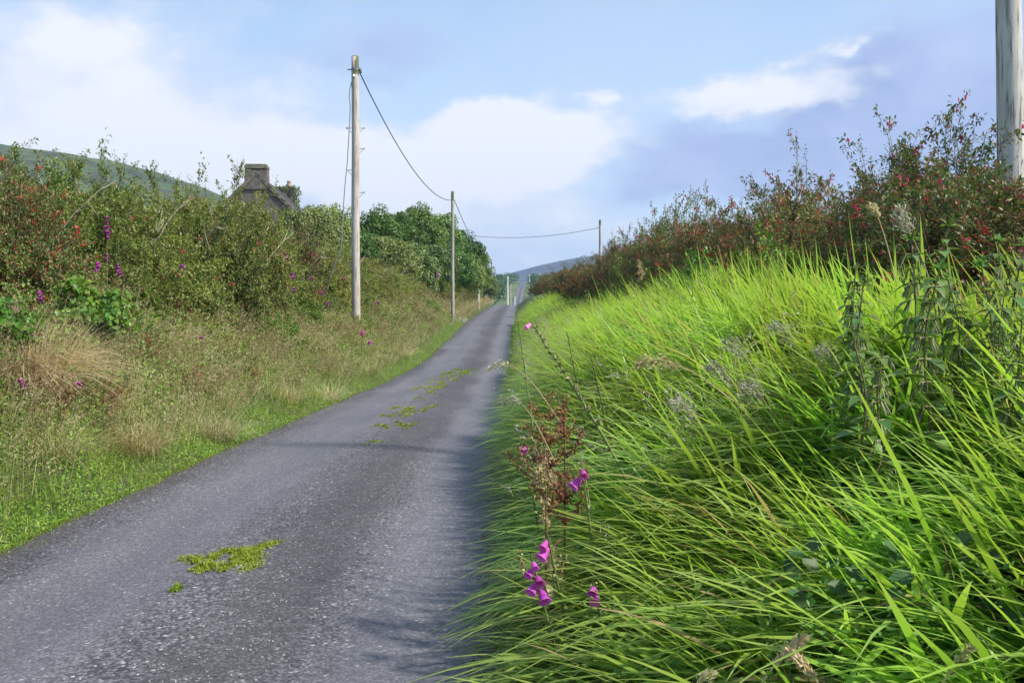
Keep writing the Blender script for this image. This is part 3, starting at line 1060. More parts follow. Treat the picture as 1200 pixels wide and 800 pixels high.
# ------------------------------------------------------------------ shrubs
def gen_bush(H, R, nshoot, ntwig, nleaf, leafL, mats, flowers=0, up=0.0, name='fuchsia_bush', wisp=0.2, leafW=0.45, oval=False, bare=0):
    root = thing(name, '', 'bush')
    az = U(0, 2 * math.pi, nshoot)
    el = np.arcsin(np.clip(U(-0.02, 1.0, nshoot), 0, 1))
    k = U(0.72, 1.0, nshoot)
    k = np.where(U(0, 1, nshoot) < wisp, k * U(1.1, 1.28, nshoot), k)
    T = np.stack([R * np.cos(el) * np.cos(az), R * np.cos(el) * np.sin(az), 0.15 * H + 0.85 * H * np.sin(el)], 1) * k[:, None]
    B = np.stack([R * 0.35 * U(0, 1, nshoot) * np.cos(az), R * 0.35 * U(0, 1, nshoot) * np.sin(az), np.full(nshoot, -0.1)], 1)
    C = B * 0.6 + T * 0.4
    C[:, 2] += 0.35 * H * (1 - 0.5 * np.sin(el))
    tt = np.linspace(0, 1, 8)[None, :, None]
    S = B[:, None] * (1 - tt) ** 2 + 2 * C[:, None] * tt * (1 - tt) + T[:, None] * tt ** 2
    S = S + np.cumsum(rng.normal(0, 0.018, S.shape), 1)
    bm = MB()
    tubes(bm, S, np.linspace(0.011, 0.003, 8)[None, :] * np.ones((nshoot, 1)), 4)
    # twigs
    ti = np.repeat(np.arange(nshoot), ntwig)
    tp = 0.22 + 0.78 * U(0, 1, len(ti)) ** 0.8
    fi = tp * 7
    i0 = np.minimum(fi.astype(int), 6)
    fr = (fi - i0)[:, None]
    P0 = S[ti, i0] * (1 - fr) + S[ti, i0 + 1] * fr
    tg = nrm(S[ti, i0 + 1] - S[ti, i0])
    outw = P0.copy()
    outw[:, 2] *= 0.4
    outw = nrm(outw)
    dv = nrm(0.35 * tg + 0.55 * outw + rng.normal(0, 0.7, tg.shape) + np.array([0, 0, 0.1 + up]))
    tl = U(0.14, 0.46, len(ti)) * (H / 2.2) ** 0.5
    tw = np.linspace(0, 1, 4)[None, :, None]
    TW = P0[:, None] + dv[:, None] * tl[:, None, None] * tw + np.array([0, 0, -0.10]) * (tw ** 2) * tl[:, None, None]
    tubes(bm, TW, np.linspace(0.0035, 0.0015, 4)[None, :] * np.ones((len(ti), 1)), 3)
    bm.build('branches', mats[1], root, kind='stuff')
    # leaves along the twigs
    li = np.repeat(np.arange(len(ti)), nleaf)
    lt = U(0.1, 1.05, len(li))[:, None]
    LP = P0[li] + dv[li] * tl[li][:, None] * lt + np.array([0, 0, -0.10]) * lt ** 2 * tl[li][:, None] + rng.normal(0, 0.026, (len(li), 3))
    LD = nrm(dv[li] * 0.6 + rng.normal(0, 0.7, (len(li), 3)) + np.array([0, 0, -0.05]))
    LN = nrm(rng.normal(0, 0.6, (len(li), 3)) + np.array([0, 0, 1.0]) + outw[li] * 0.5)
    # clumps of tone: whole twigs share a tone
    rn = np.clip(U(0, 1, len(ti))[li] * 0.6 + U(0, 0.4, len(li)), 0, 1)
    lm = MB()
    L_ = leafL * U(0.7, 1.3, len(ti))[li] * U(0.7, 1.2, len(li))
    if oval:
        oval_leaves(lm, LP, LD, LN, L_, L_ * leafW, rn)
    else:
        leaves(lm, LP, LD, LN, L_, L_ * leafW, rn)
    lm.build('foliage', mats[0], root, kind='stuff')
    if flowers:
        fm = MB()
        pick = rng.choice(len(ti), max(4, flowers // 5))
        idx = rng.choice(pick, flowers)
        FP = P0[idx] + dv[idx] * tl[idx][:, None] * U(0.5, 1.05, flowers)[:, None] + rng.normal(0, 0.02, (flowers, 3))
        for q in range(2):
            a_ = U(0, math.pi, flowers)
            N_ = np.stack([np.cos(a_), np.sin(a_), np.zeros(flowers)], 1)
            leaves(fm, FP, np.array([[0, 0, -1.0]]) + rng.normal(0, 0.15, (flowers, 3)), N_, U(0.032, 0.06, flowers), U(0.015, 0.027, flowers))
        fm.build('flowers', M['red'], root, kind='stuff')
    if bare:
        bb = MB()
        for q in range(bare):
            a_ = U(0, 2 * math.pi)
            p0 = np.array([R * 0.5 * math.cos(a_), R * 0.5 * math.sin(a_), H * U(0.35, 0.6)])
            dr = nrm(np.array([[math.cos(a_) * 0.6 + U(-.3, .3), math.sin(a_) * 0.6 + U(-.3, .3), U(0.5, 1.1)]]))[0]
            ln = H * U(0.35, 0.6)
            pp = np.array([p0 + dr * ln * s + np.array([U(-.04, .04), U(-.04, .04), 0]) for s in np.linspace(0, 1, 6)])
            tubes(bb, pp, np.linspace(0.013, 0.004, 6), 5)
            for w in range(3):
                j = random.randint(2, 4)
                d2_ = nrm((dr + rng.normal(0, 0.5, 3))[None])[0]
                tubes(bb, np.array([pp[j], pp[j] + d2_ * 0.12, pp[j] + d2_ * 0.28 + [0, 0, 0.03]]), [0.007, 0.005, 0.002], 4)
        bb.build('bare_twigs', M['twig_pale'], root, kind='stuff')
    return root


protos_f = [gen_bush(2.1 * s, 1.15 * w, 85, 10, 28, 0.055, (M['fuchsia'], M['twig']), fl, wisp=0.08) for s, w, fl in
            ((1, 1, 800), (1.1, 1.0, 560), (0.95, 1.1, 950), (1.05, 0.95, 420))]
protos_o = [gen_bush(2.1 * s, 1.2, 85, 10, 28, 0.058, (M['fuchsia_l'], M['twig']), fl, name='hedge_bush', wisp=0.25, leafW=0.5, bare=br) for s, fl, br in
            ((1, 60, 3), (1.1, 25, 0), (0.95, 90, 5), (1.05, 40, 2))]
protos_b = [gen_bush(1.15, 1.05, 60, 13, 12, 0.062, (M['bramble'], M['twig']), fl, name='bramble_bush', wisp=0.2, leafW=0.6, oval=True) for fl in (0, 25, 0)]

GL = 'hedge bushes on the left bank'
GR = 'fuchsia bushes in the right hedge'
GB = 'brambles on the left bank'


def put_bush(proto, x, y, H0, H, W_, label, group, cat='bush'):
    s = H / H0
    z = float(gz(x, y))
    return place(proto, (x, y, z - 0.05), U(0, 2 * math.pi), (W_ * U(0.92, 1.08), W_ * U(0.92, 1.08), s), label, cat, group)


def left_label(y, back=False):
    w = 'olive bush in the back row of the left hedge' if back else 'scrubby olive bush in the front of the left hedge'
    return w + (' above the cream tussock' if y < 13 else ' between tallest bush and cottage' if y < 20 else ' in front of the cottage' if y < 29 else ' behind the tall pole' if y < 42 else ' towards the second pole')


def right_label(y):
    return 'dark red flowered fuchsia bush in the right hedge ' + ('behind the nettles' if y < 11 else 'behind the bright grass crest' if y < 20 else 'left of the little green shrub' if y < 36 else 'around the wired pole' if y < 60 else 'at its low far end')


def bramble_label(y):
    return 'low leafy green bramble on the left bank ' + ('below the creeper and cream tussocks' if y < 12 else 'below the cottage' if y < 26 else 'around the foot of the tall pole' if y < 38 else 'short of the second pole')


# right hedge: fuchsias
lab_r = {0: 'tall fuchsia bush full of red flowers beside the weathered right pole'}
y = 4.5
k = 0
first_near = True
while y < 150:
    top = np.interp(y, [0, 7, 9, 12, 15, 19, 30, 50, 80, 120, 150], [1.6, 1.7, 1.85, 2.2, 2.5, 2.65, 2.65, 2.45, 2.2, 2.0, 1.9])
    x = xr(y) + 4.6 + U(-0.35, 0.35)
    w = 1.0 if y < 40 else 1.25
    lb = right_label(y)
    gp = GR
    put_bush(protos_f[k % 4], x, y, (2.1, 2.31, 2.0, 2.2)[k % 4] * 1.02, top * U(0.9, 1.08) * (1 + 0.13 * math.sin(y * 1.15 + 0.6) + (0.24 if 25 < y < 42 else 0)), w, lb, gp)
    k += 1
    y += U(0.85, 1.25) if y < 45 else U(1.7, 2.3)
# special right bushes
put_bush(protos_f[0], 3.95, 8.7, 2.2, 2.0, 0.85, 'tallest fuchsia bush, spiky against the sky, leaning over the thick right pole', None)
put_bush(protos_f[2], 4.75, 9.6, 2.2, 1.75, 0.9, 'fuchsia bush laden with red flowers at the foot of the thick right pole', None)
put_bush(protos_o[1], (742 - 600) / F * 33.0, 33.0, 2.3, 2.9, 0.8, 'loose airy shrub standing out above the right hedge near the wired pole', None)
for i_, (px_, d_) in enumerate(((668, 62), (648, 78), (690, 50), (632, 100), (712, 44))):
    put_bush(protos_f[i_ % 4], (px_ - 600) / F * d_, d_, 2.2, (2.4, 2.2, 2.4, 1.8, 2.4)[i_], 1.2, right_label(d_), GR)

# left hedge
y = 6.5
k = 0
while y < 65:
    top = np.interp(y, [0, 11, 13, 16, 20, 25, 32, 40, 52, 64], [2.1, 2.1, 2.05, 2.35, 2.85, 2.95, 2.6, 2.3, 1.65, 1.2])
    x = xl(y) - 3.45 + U(-0.3, 0.3)
    pr = protos_o[k % 4] if k % 7 else protos_f[k % 4]
    put_bush(pr, x, y, 2.15, top * U(0.88, 1.1), 1.0, left_label(y), GL)
    k += 1
    y += U(0.9, 1.4)
for _ in range(34):
    y = U(8, 64)
    put_bush(protos_o[_ % 4] if _ % 6 else protos_f[_ % 4], xl(y) - 4.7 + U(-0.4, 0.6), y, 2.15, np.interp(y, [8, 13, 20, 28, 40, 64], [1.8, 1.8, 2.4, 2.5, 2.0, 1.2]) * U(0.85, 1.1), 1.15, left_label(y, True), GL)
put_bush(protos_f[1], at(0, 0, 12.0)[0] - 0.15, 12.6, 2.3, 2.15, 0.75, 'tallest dark bush with ragged top at the left end of the left hedge', None)
put_bush(protos_o[2], (300 - 600) / F * 27.0, 27.0, 2.1, 2.75, 1.15, 'rounded olive bush hiding the lower gable of the cottage', None)
put_bush(protos_o[0], (258 - 600) / F * 21.0, 21.0, 2.1, 2.95, 1.15, 'broad olive bush covering the left slope of the cottage roof', None)
# brambles lower on the left bank
y = 4.0
k = 0
while y < 62:
    for q in range(2):
        x = xl(y) - U(1.5, 2.8)
        put_bush(protos_b[k % 3], x, y + U(-0.4, 0.4), 1.15, U(0.55, 0.95), U(0.5, 0.8), bramble_label(y), GB)
        k += 1
    y += U(1.1, 1.7)
for _ in range(46):
    y = U(74, 128)
    put_bush(protos_b[_ % 3] if _ % 3 else protos_o[_ % 4], xl(y) - U(1.3, 4.5), y, 1.15 if _ % 3 else 2.15, U(0.9, 1.5), U(0.9, 1.4), 'leafy scrub filling the bank beneath the dark trees', 'scrub under the trees')
for _ in range(14):
    y = U(8, 40)
    put_bush(protos_b[_ % 3], xr(y) + U(2.6, 3.6), y, 1.15, U(0.8, 1.2), 0.7, 'low leafy bramble clump between the long grass and the right hedge', 'brambles on the right bank')

# ------------------------------------------------------------------ trees
def gen_tree(H, R, ncl, nleaf, mat, name='tree', leaf=0.22):
    root = thing(name, '', 'tree')
    mb = MB()
    P = np.array([[0, 0, -0.3], [0.05, 0.02, H * 0.2], [-0.03, 0.05, H * 0.45], [0.05, 0, H * 0.75]])
    tubes(mb, curve_pts(P, 10), np.linspace(0.22, 0.05, 10), 9)
    C = []
    for i in range(ncl):
        a = U(0, 2 * math.pi)
        e = np.arcsin(U(-0.45, 1.0))
        k = U(0.55, 1.0) ** 0.5
        C.append([R * k * math.cos(e) * math.cos(a), R * k * math.cos(e) * math.sin(a), H * 0.55 + H * 0.45 * k * math.sin(e)])
    C = np.array(C)
    C[:, 2] += rng.normal(0, 0.25, ncl)
    for i in range(0, ncl, 2):
        z0 = U(0.2, 0.6) * H
        p0 = np.array([0, 0, z0])
        p2 = C[i]
        p1_ = (p0 + p2) / 2 + [0, 0, 0.25]
        tubes(mb, np.array([p0, p1_, p2]), [0.07, 0.045, 0.015], 5)
    mb.build('trunk', M['bark'], root)
    lm = MB()
    cr = U(0.45, 0.95, ncl) * R / 2.6
    ci = np.repeat(np.arange(ncl), nleaf)
    dv = nrm(rng.normal(0, 1, (len(ci), 3)))
    rr = U(0.35, 1.0, len(ci)) ** 0.5
    LP = C[ci] + dv * (cr[ci] * rr)[:, None] * np.array([1, 1, 0.75])
    LN = nrm(dv + np.array([0, 0, 0.7]) + rng.normal(0, 0.4, dv.shape))
    LD = nrm(np.cross(LN, rng.normal(0, 1, dv.shape)) + np.array([0, 0, -0.25]))
    rn = np.clip(U(0, 1, ncl)[ci] * 0.5 + U(0, 0.5, len(ci)), 0, 1)
    leaves(lm, LP, LD, LN, leaf * U(0.7, 1.3, len(ci)), leaf * 0.62 * U(0.8, 1.2, len(ci)), rn)
    lm.build('crown', mat, root, kind='stuff')
    return root


protos_t = [gen_tree(6.2, 2.6, 70, 130, M['tree']), gen_tree(5.6, 2.9, 75, 120, M['tree_pale']), gen_tree(6.5, 2.4, 65, 130, M['tree'])]
GT = 'broadleaf trees beyond the left hedge'
# (px of centre, distance, top row in photo, half width scale, variant)
TREES = [(362, 50, 240, 0.55, 1, 'small pale leaved tree just right of the cottage roof'),
         (385, 57, 236, 0.55, 1, None), (408, 60, 262, 0.6, 0, None), (437, 70, 244, 0.85, 0, None), (462, 76, 246, 0.9, 2, None),
         (487, 82, 240, 0.95, 0, 'tallest round dark green tree between the two left poles'), (505, 88, 246, 0.95, 1, None), (522, 94, 262, 0.9, 0, None), (540, 98, 268, 0.9, 2, None),
         (553, 102, 290, 0.75, 0, 'last dark tree of the group, dropping towards the lane'), (450, 66, 275, 0.7, 1, None), (478, 70, 280, 0.7, 1, None), (505, 74, 285, 0.7, 1, None),
         (528, 82, 290, 0.65, 0, None), (545, 92, 300, 0.6, 1, None), (420, 85, 262, 1.0, 2, None), (567, 120, 318, 0.55, 1, 'low pale bushy tree at the lane edge under the dark trees')]
for px_, d_, pt_, w_, v_, lb in TREES:
    x = (px_ - 600) / F * d_
    zt = at(px_, pt_, d_)[2]
    z0 = float(gz(x, d_))
    hh = (6.2, 5.6, 6.5)[v_] * 1.03
    s = (zt - z0) / hh
    place(protos_t[v_], (x, d_, z0), U(0, 6.28), (w_ * 1.05, w_ * 1.05, s), lb or ('dark green broadleaf tree in the clump behind the second pole' if v_ != 1 else 'pale green broadleaf tree in the clump behind the second pole'), 'tree', GT if not lb else None)

# far wood beyond the crest
lm = MB()
n_cr = 420
for i in range(n_cr):
    d_ = U(260, 900)
    x = U(-0.16, 0.10) * d_
    if abs(x - (xl(d_) + xr(d_)) / 2) < 6:
        x += random.choice((-1, 1)) * U(8, 20)
    h = U(3, 7)
    z0 = float(gz(x, d_))
    n = 80
    dv = nrm(rng.normal(0, 1, (n, 3)))
    P = np.array([x, d_, z0 + h * 0.5]) + dv * np.array([h * 0.55, h * 0.55, h * 0.5]) * U(0.5, 1, n)[:, None]
    leaves(lm, P, rng.normal(0, 1, (n, 3)), dv + [0, 0, 0.6], U(0.6, 1.1, n), U(0.5, 0.9, n), np.full(n, U(0, 1)))
o = lm.build('woodland', M['far_tree'])
tag(o, 'far dark trees and hedgerows on the slope beyond the crest', 'woodland', kind='stuff')

# ------------------------------------------------------------------ grass and ground cover (stuff)
def scatter(n, y0, y1, off0, off1, side, bias=1.0, p=1.0):
    y = y0 + (y1 - y0) * U(0, 1, n) ** p
    u = off0 + (off1 - off0) * U(0, 1, n) ** bias
    x = xr(y) + u if side > 0 else xl(y) - u
    return x, y, gz(x, y), u


# long bright grass on the right bank
mb = MB()
for (n, y0, y1, a0, a1, L0, L1, w0, w1, sg) in ((8500, 1.9, 6.0, 0.05, 3.3, 0.8, 1.65, 0.011, 0.032, 7), (15000, 6.0, 14, 0.05, 3.4, 0.7, 1.35, 0.012, 0.030, 6), (16000, 14, 30, 0.1, 3.4, 0.6, 1.1, 0.012, 0.026, 4), (9000, 30, 64, 0.3, 3.2, 0.6, 1.0, 0.014, 0.028, 3)):
    x, y, z, u = scatter(n, y0, y1, a0, a1, 1)
    # grow in clumps
    cx = np.round(x / 0.22) * 0.22
    cy = np.round(y / 0.22) * 0.22
    hsh = np.mod(np.sin(cx * 127.1 + cy * 311.7) * 43758.5453, 1.0)
    x = x * 0.55 + (cx + (hsh - 0.5) * 0.2) * 0.45
    y = y * 0.55 + (cy + (np.mod(hsh * 7.3, 1) - 0.5) * 0.2) * 0.45
    keep = (x ** 2 + y ** 2 > 1.7 ** 2) & (x > xr(y) + 0.02)
    x, y = x[keep], y[keep]
    z = gz(x, y)
    n = len(x)
    u = x - xr(y)
    shrt = np.interp(u, [0, 0.3, 1.1], [0.42, 0.6, 1.0]) ** np.interp(y, [5, 12], [1.0, 0.35]) * 1.0
    shrt = shrt * (1 - (1 - np.interp(y, [3, 5, 9, 14], [0.62, 0.66, 0.85, 1.0])) * np.interp(u, [0.4, 1.3], [0.2, 1.0]))
    ang = math.pi + rng.normal(0.12, 0.55, n) + (hsh[keep] - 0.5) * 1.0
    h = np.stack([np.cos(ang), np.sin(ang)], 1)
    tilt = np.radians(np.clip(rng.normal(28, 15, n) + np.interp(u, [0, 1.2, 2.6], [22, 12, 0]) + np.interp(y, [3, 8], [8, 0]), 2, 80))
    L = U(L0, L1, n) * np.interp(u, [0.2, 0.9, 2.5, 3.3], [0.7, 0.95, 1.0, 0.8]) * (0.85 + 0.3 * hsh[keep])
    near = np.clip((np.hypot(x, y) - 1.7) / 1.3, 0.35, 1)
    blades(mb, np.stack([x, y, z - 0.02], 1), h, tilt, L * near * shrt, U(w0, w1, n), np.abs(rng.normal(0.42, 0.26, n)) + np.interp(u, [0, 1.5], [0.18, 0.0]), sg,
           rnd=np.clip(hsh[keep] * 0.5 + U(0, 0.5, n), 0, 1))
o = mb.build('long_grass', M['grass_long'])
tag(o, 'long bright green strap leaved grass leaning over the right bank', 'grass', kind='stuff')

# thinner duller grass mixed in
mb = MB()
for (n, y0, y1, w0, w1) in ((6000, 2.2, 12, 0.003, 0.008), (6000, 12, 45, 0.006, 0.012)):
    x, y, z, u = scatter(n, y0, y1, 0.0, 3.2, 1)
    keep = x ** 2 + y ** 2 > 2.2 ** 2
    x, y, z, u = x[keep], y[keep], z[keep], u[keep]
    n = len(x)
    ang = math.pi + rng.normal(0.1, 0.8, n)
    blades(mb, np.stack([x, y, z], 1), np.stack([np.cos(ang), np.sin(ang)], 1), np.radians(U(5, 50, n)), U(0.5, 1.05, n) * np.interp(u, [0.2, 1.0], [0.6, 0.9]) * np.interp(y, [3, 10], [0.8, 1.0]), U(w0, w1, n), U(0.2, 0.9, n), 6)
o = mb.build('fine_grass', M['grass_dull'])
tag(o, 'fine dull green grass blades mixed into the long grass of the right bank', 'grass', kind='stuff')

# short grass and herbs beside the road, right
mb = MB()
x, y, z, u = scatter(9000, 2.6, 60, -0.12, 0.7, 1, p=1.8)
ang = U(0, 6.28, len(x))
blades(mb, np.stack([x, y, z], 1), np.stack([np.cos(ang) - 0.5, np.sin(ang)], 1), np.radians(U(5, 55, len(x))), U(0.12, 0.4, len(x)), U(0.004, 0.010, len(x)), U(0.05, 0.5, len(x)), 3)
o = mb.build('verge_grass', M['grass_verge'])
tag(o, 'short mixed grass along the right edge of the lane', 'grass', kind='stuff')
mb = MB()
x, y, z, u = scatter(42000, 2.4, 60, -0.08, 2.6, 1, bias=1.7, p=1.5)
n = len(x)
leaves(mb, np.stack([x, y, z + U(0.0, 0.55, n) * np.interp(u, [-0.1, 0.15, 1.2], [0.3, 1.1, 1.0]) * (0.65 + 0.35 * np.sin(2.1 * y + 3 * x))], 1), rng.normal(0, 1, (n, 3)) * [1, 1, 0.5], rng.normal(0, 0.5, (n, 3)) + [-0.3, -0.3, 1], U(0.025, 0.075, n) * np.interp(y, [2, 9], [0.42, 1.0]), U(0.015, 0.045, n) * np.interp(y, [2, 9], [0.42, 1.0]))
o = mb.build('verge_herbs', M['cover_dark'])
tag(o, 'small leafy weeds growing among the grass of the right bank', 'weeds', kind='stuff')

# left verge: bright low cover next to the road
mb = MB()
x, y, z, u = scatter(75000, 5.0, 66, -0.14, 1.3, -1, bias=1.1, p=1.9)
n = len(x)
hh = np.interp(u, [-0.14, 0.1, 0.5, 1.3], [0.015, 0.06, 0.28, 0.42]) * (0.75 + 0.45 * np.sin(2.3 * y + 2.0 * np.sin(1.7 * x)))
leaves(mb, np.stack([x, y, z + U(0, 1, n) * hh], 1), rng.normal(0, 1, (n, 3)) * [1, 1, 0.5], rng.normal(0, 0.5, (n, 3)) + [0.3, -0.3, 1], U(0.012, 0.048, n), U(0.008, 0.026, n))
o = mb.build('ground_cover', M['cover'])
tag(o, 'bright green low weeds hugging the left edge of the lane', 'weeds', kind='stuff')
mb = MB()
x, y, z, u = scatter(40000, 5.0, 150, -0.16, 1.6, -1, bias=1.1, p=2.4)
n = len(x)
ang = U(0, 6.28, n)
blades(mb, np.stack([x, y, z], 1), np.stack([np.cos(ang) + 0.4, np.sin(ang)], 1), np.radians(U(5, 60, n)), np.interp(u, [-0.14, 0.1, 0.6, 1.5], [0.06, 0.14, 0.38, 0.55]) * U(0.6, 1.2, n), U(0.004, 0.009, n), U(0.05, 0.5, n), 3)
o = mb.build('verge_grass', M['grass_verge'])
tag(o, 'short bright grass along the left edge of the lane', 'grass', kind='stuff')
# left bank herbs
mb = MB()
x, y, z, u = scatter(90000, 5.0, 66, 0.8, 3.6, -1, p=1.7)
n = len(x)
leaves(mb, np.stack([x, y, z + U(0, 0.7, n) * (0.6 + 0.4 * np.sin(3 * x + 2 * y))], 1), rng.normal(0, 1, (n, 3)) * [1, 1, 0.5], rng.normal(0, 0.5, (n, 3)) + [0.3, -0.3, 1], U(0.03, 0.075, n), U(0.018, 0.045, n))
# leafy clumps of brighter weeds standing in the slope
nc = 1900
cx_, cy_, cz_, cu_ = scatter(nc, 5.0, 66, 0.9, 3.4, -1, p=1.6)
ci = rng.integers(0, nc, 95000)
rad = U(0.14, 0.36, nc)[ci]
dv_ = nrm(rng.normal(0, 1, (len(ci), 3)))
dv_[:, 2] = np.abs(dv_[:, 2])
hgt_ = U(0.35, 1.0, nc)[ci]
PP = np.stack([cx_[ci], cy_[ci], cz_[ci]], 1) + dv_ * np.stack([rad, rad, hgt_], 1) * U(0.3, 1, len(ci))[:, None] ** 0.5
leaves(mb, PP, dv_ + rng.normal(0, 0.7, PP.shape), dv_ + np.array([0.2, -0.2, 0.9]), U(0.03, 0.08, len(ci)), U(0.018, 0.05, len(ci)), np.clip(U(0.2, 1.0, nc)[ci] * 0.7 + U(0, 0.3, len(ci)), 0, 1))
o = mb.build('bank_herbs', M['bank_herb'])
tag(o, 'mixed leafy weeds covering the slope of the left bank', 'weeds', kind='stuff')


# tall dry grass with seed heads on the left bank
def seed_grass(n, y0, y1, a0, a1, side, L0, L1, mats, name, label, p=1.7, head=0.28, nsp=16, spread=0.035, dens=None, lean=0.3):
    mb = MB()
    x, y, z, u = scatter(n, y0, y1, a0, a1, side, p=p)
    if dens is not None:
        keep = U(0, 1, len(x)) < dens(x, y)
        x, y, z, u = x[keep], y[keep], z[keep], u[keep]
    n = len(x)
    ang = U(0, 6.28, n)
    h = nrm(np.stack([np.cos(ang) - 0.6 * side, np.sin(ang) * 0.8 - 0.1], 1))
    tilt = np.radians(U(3, 42, n))
    L = U(L0, L1, n)
    dr = U(0.05, lean, n)
    rd = U(0, 1, n)
    P = np.stack([x, y, z], 1)
    wid = np.interp(np.hypot(x, y), [6, 20, 60], [0.0035, 0.005, 0.010])
    blades(mb, P, h, tilt, L, wid, dr, 4, rnd=rd, twist=1.0)
    H3 = np.concatenate([h, np.zeros((n, 1))], 1)
    d0 = np.array([[0, 0, 1.0]]) * np.cos(tilt)[:, None] + H3 * np.sin(tilt)[:, None]
    i = np.repeat(np.arange(n), nsp)
    tt = 1.0 - head * U(0, 1, len(i))
    C = P[i] + L[i][:, None] * (tt[:, None] * d0[i] + (dr[i] * tt ** 2.2)[:, None] * (np.array([[0, 0, -0.75]]) + 0.45 * H3[i]))
    C = C + rng.normal(0, spread, C.shape) * ((1.02 - tt) / head)[:, None]
    ax = d0[i] * 0.7 + rng.normal(0, 0.5, C.shape) + H3[i] * dr[i][:, None]
    sz = np.interp(np.hypot(C[:, 0], C[:, 1]), [6, 25, 60], [0.026, 0.040, 0.07]) * U(0.6, 1.3, len(i))
    leaves(mb, C, ax, rng.normal(0, 1, C.shape), sz, sz * 0.26, rd[i])
    o = mb.build(name, mats)
    return tag(o, label, 'grass', kind='stuff')


def patch(seed, f, thr):
    def fn(x, y):
        v = np.sin(x * f * 1.7 + seed) + np.sin(y * f + seed * 2.1) + 0.8 * np.sin((x + y) * f * 2.3 + seed * 0.7)
        return np.clip((v - thr) * 0.8 + 0.12, 0.04, 1)
    return fn


seed_grass(26000, 5.5, 66, 0.5, 3.3, -1, 0.5, 1.1, M['dry'], 'dry_grass', 'tall straw coloured grass with seed heads on the left bank', dens=patch(0.5, 1.3, 0.0), nsp=26, spread=0.05, lean=0.6, head=0.4)
seed_grass(6500, 5.5, 44, 0.3, 2.1, -1, 0.5, 0.95, M['green_head'], 'seeding_grass', 'yellow green seeding grass in the lower left bank', dens=patch(3.2, 1.1, 0.3), spread=0.05)
seed_grass(900, 4.0, 34, 0.2, 2.6, 1, 0.7, 1.15, M['grey_head'], 'seeding_grass', 'silvery feathery seed heads rising among the long right hand grass', p=1.3, dens=patch(1.2, 0.9, 0.5), spread=0.045, head=0.24, nsp=30, lean=0.5)
seed_grass(2400, 5.5, 66, 0.9, 3.0, -1, 0.6, 1.1, M['rust'], 'rusty_grass', 'rust brown seeding stalks among the weeds of the left bank', dens=patch(5.0, 0.9, 0.5), spread=0.03, head=0.4, nsp=18)

def surf(px, py, back=0.15, spread=7):
    """distance at which the sight line meets the plants already standing there"""
    bpy.context.view_layer.update()
    dg = bpy.context.evaluated_depsgraph_get()
    ds = []
    for ax_ in (-spread, 0, spread):
        for ay_ in (-spread, 0, spread):
            v = Vector(at(px + ax_, py + ay_, 1.0) - np.array([0, 0, EYE]))
            hit, loc, *_r = SC.ray_cast(dg, Vector((0, 0, EYE)), v.normalized())
            if hit:
                ds.append(loc.y)
    return float(np.percentile(ds, 35)) - back if ds else None


seed_grass(3500, 66, 150, 0.2, 3.2, -1, 0.7, 1.2, M['dry'], 'dry_grass', 'pale grass on the verge beyond the gateway under the trees', p=1.0, nsp=14, spread=0.06, head=0.4)
# pale tussocks, countable
def tussock(px, py, d, R, n, L0, L1, mat, label):
    d = (surf(px, py, 0.2) or on_bank(px, py, 0.6)) if py > 300 else d
    c = at(px, py, d)
    x0, y0 = c[0], c[1]
    mb = MB()
    a = U(0, 6.28, n)
    r = R * np.sqrt(U(0, 1, n))
    P = np.stack([r * np.cos(a) * 0.5, r * np.sin(a) * 0.5, np.zeros(n)], 1)
    h = np.stack([np.cos(a), np.sin(a)], 1) + rng.normal(0, 0.4, (n, 2))
    blades(mb, P, h, np.radians(U(2, 48, n)), U(L0 * 0.7, L1, n), U(0.003, 0.007, n), U(0.2, 1.1, n), 6)
    o = mb.build('dry_tussock', mat)
    o.location = (x0, y0, float(gz(x0, y0)))
    return tag(o, label, 'grass tussock', 'pale dry grass tussocks')


tussock(22, 350, 9.6, 0.9, 2600, 0.8, 1.35, M['dry_pale'], 'big cream coloured dry grass tussock at the left edge of the bank')
tussock(60, 345, 10.3, 0.6, 1200, 0.7, 1.15, M['dry_pale'], 'cream dry grass drooping right of the big tussock beside the glossy creeper')
tussock(190, 350, 13.0, 0.7, 900, 0.6, 1.1, M['dry'], 'straw coloured grass clump right of the glossy creeper')
tussock(490, 350, 46.0, 0.9, 900, 0.9, 1.4, M['dry_pale'], 'pale yellow grass clump on the bank short of the second pole')

for px_, py_, R_, n_, lb in ((255, 478, 0.5, 700, 'loose straw grass clump near the verge below the cottage'), (335, 442, 0.5, 600, 'pale drooping grass clump above the verge left of the tall pole'), (385, 462, 0.5, 500, 'cream grass clump at the verge under the tall pole'),
                             (430, 428, 0.6, 600, 'pale grass clump at the verge just right of the tall pole'), (62, 505, 0.4, 600, 'low straw clump among bright weeds at the lower left'), (160, 515, 0.45, 600, 'straw coloured clump near the road edge at the lower left'),
                             (300, 365, 0.6, 500, 'tan grass clump halfway up the bank under the cottage'), (470, 395, 0.7, 700, 'pale yellow clump on the verge between the two left poles')):
    tussock(px_, py_, 12.0, R_, n_ * 3 // 4, 0.4, 0.8, M['dry_pale'] if n_ % 200 else M['dry'], lb)
# ------------------------------------------------------------------ creeper with glossy leaves (left)
def ivy_leaf_mesh(name, mat):
    mb = MB()
    out = [(0, 0), (0.32, -0.12), (0.5, 0.12), (0.36, 0.5), (0.12, 0.8), (0, 1.0), (-0.12, 0.8), (-0.36, 0.5), (-0.5, 0.12), (-0.32, -0.12)]
    V = [[a, b_, 0.12 * abs(a) - 0.18 * b_ * b_] for a, b_ in out] + [[0, 0.4, -0.04]]
    f = np.array([[10, i, (i + 1) % 10] for i in range(10)])
    mb.add(V, f, 0.5)
    return mb.mesh(name, mat)


from mathutils import Matrix


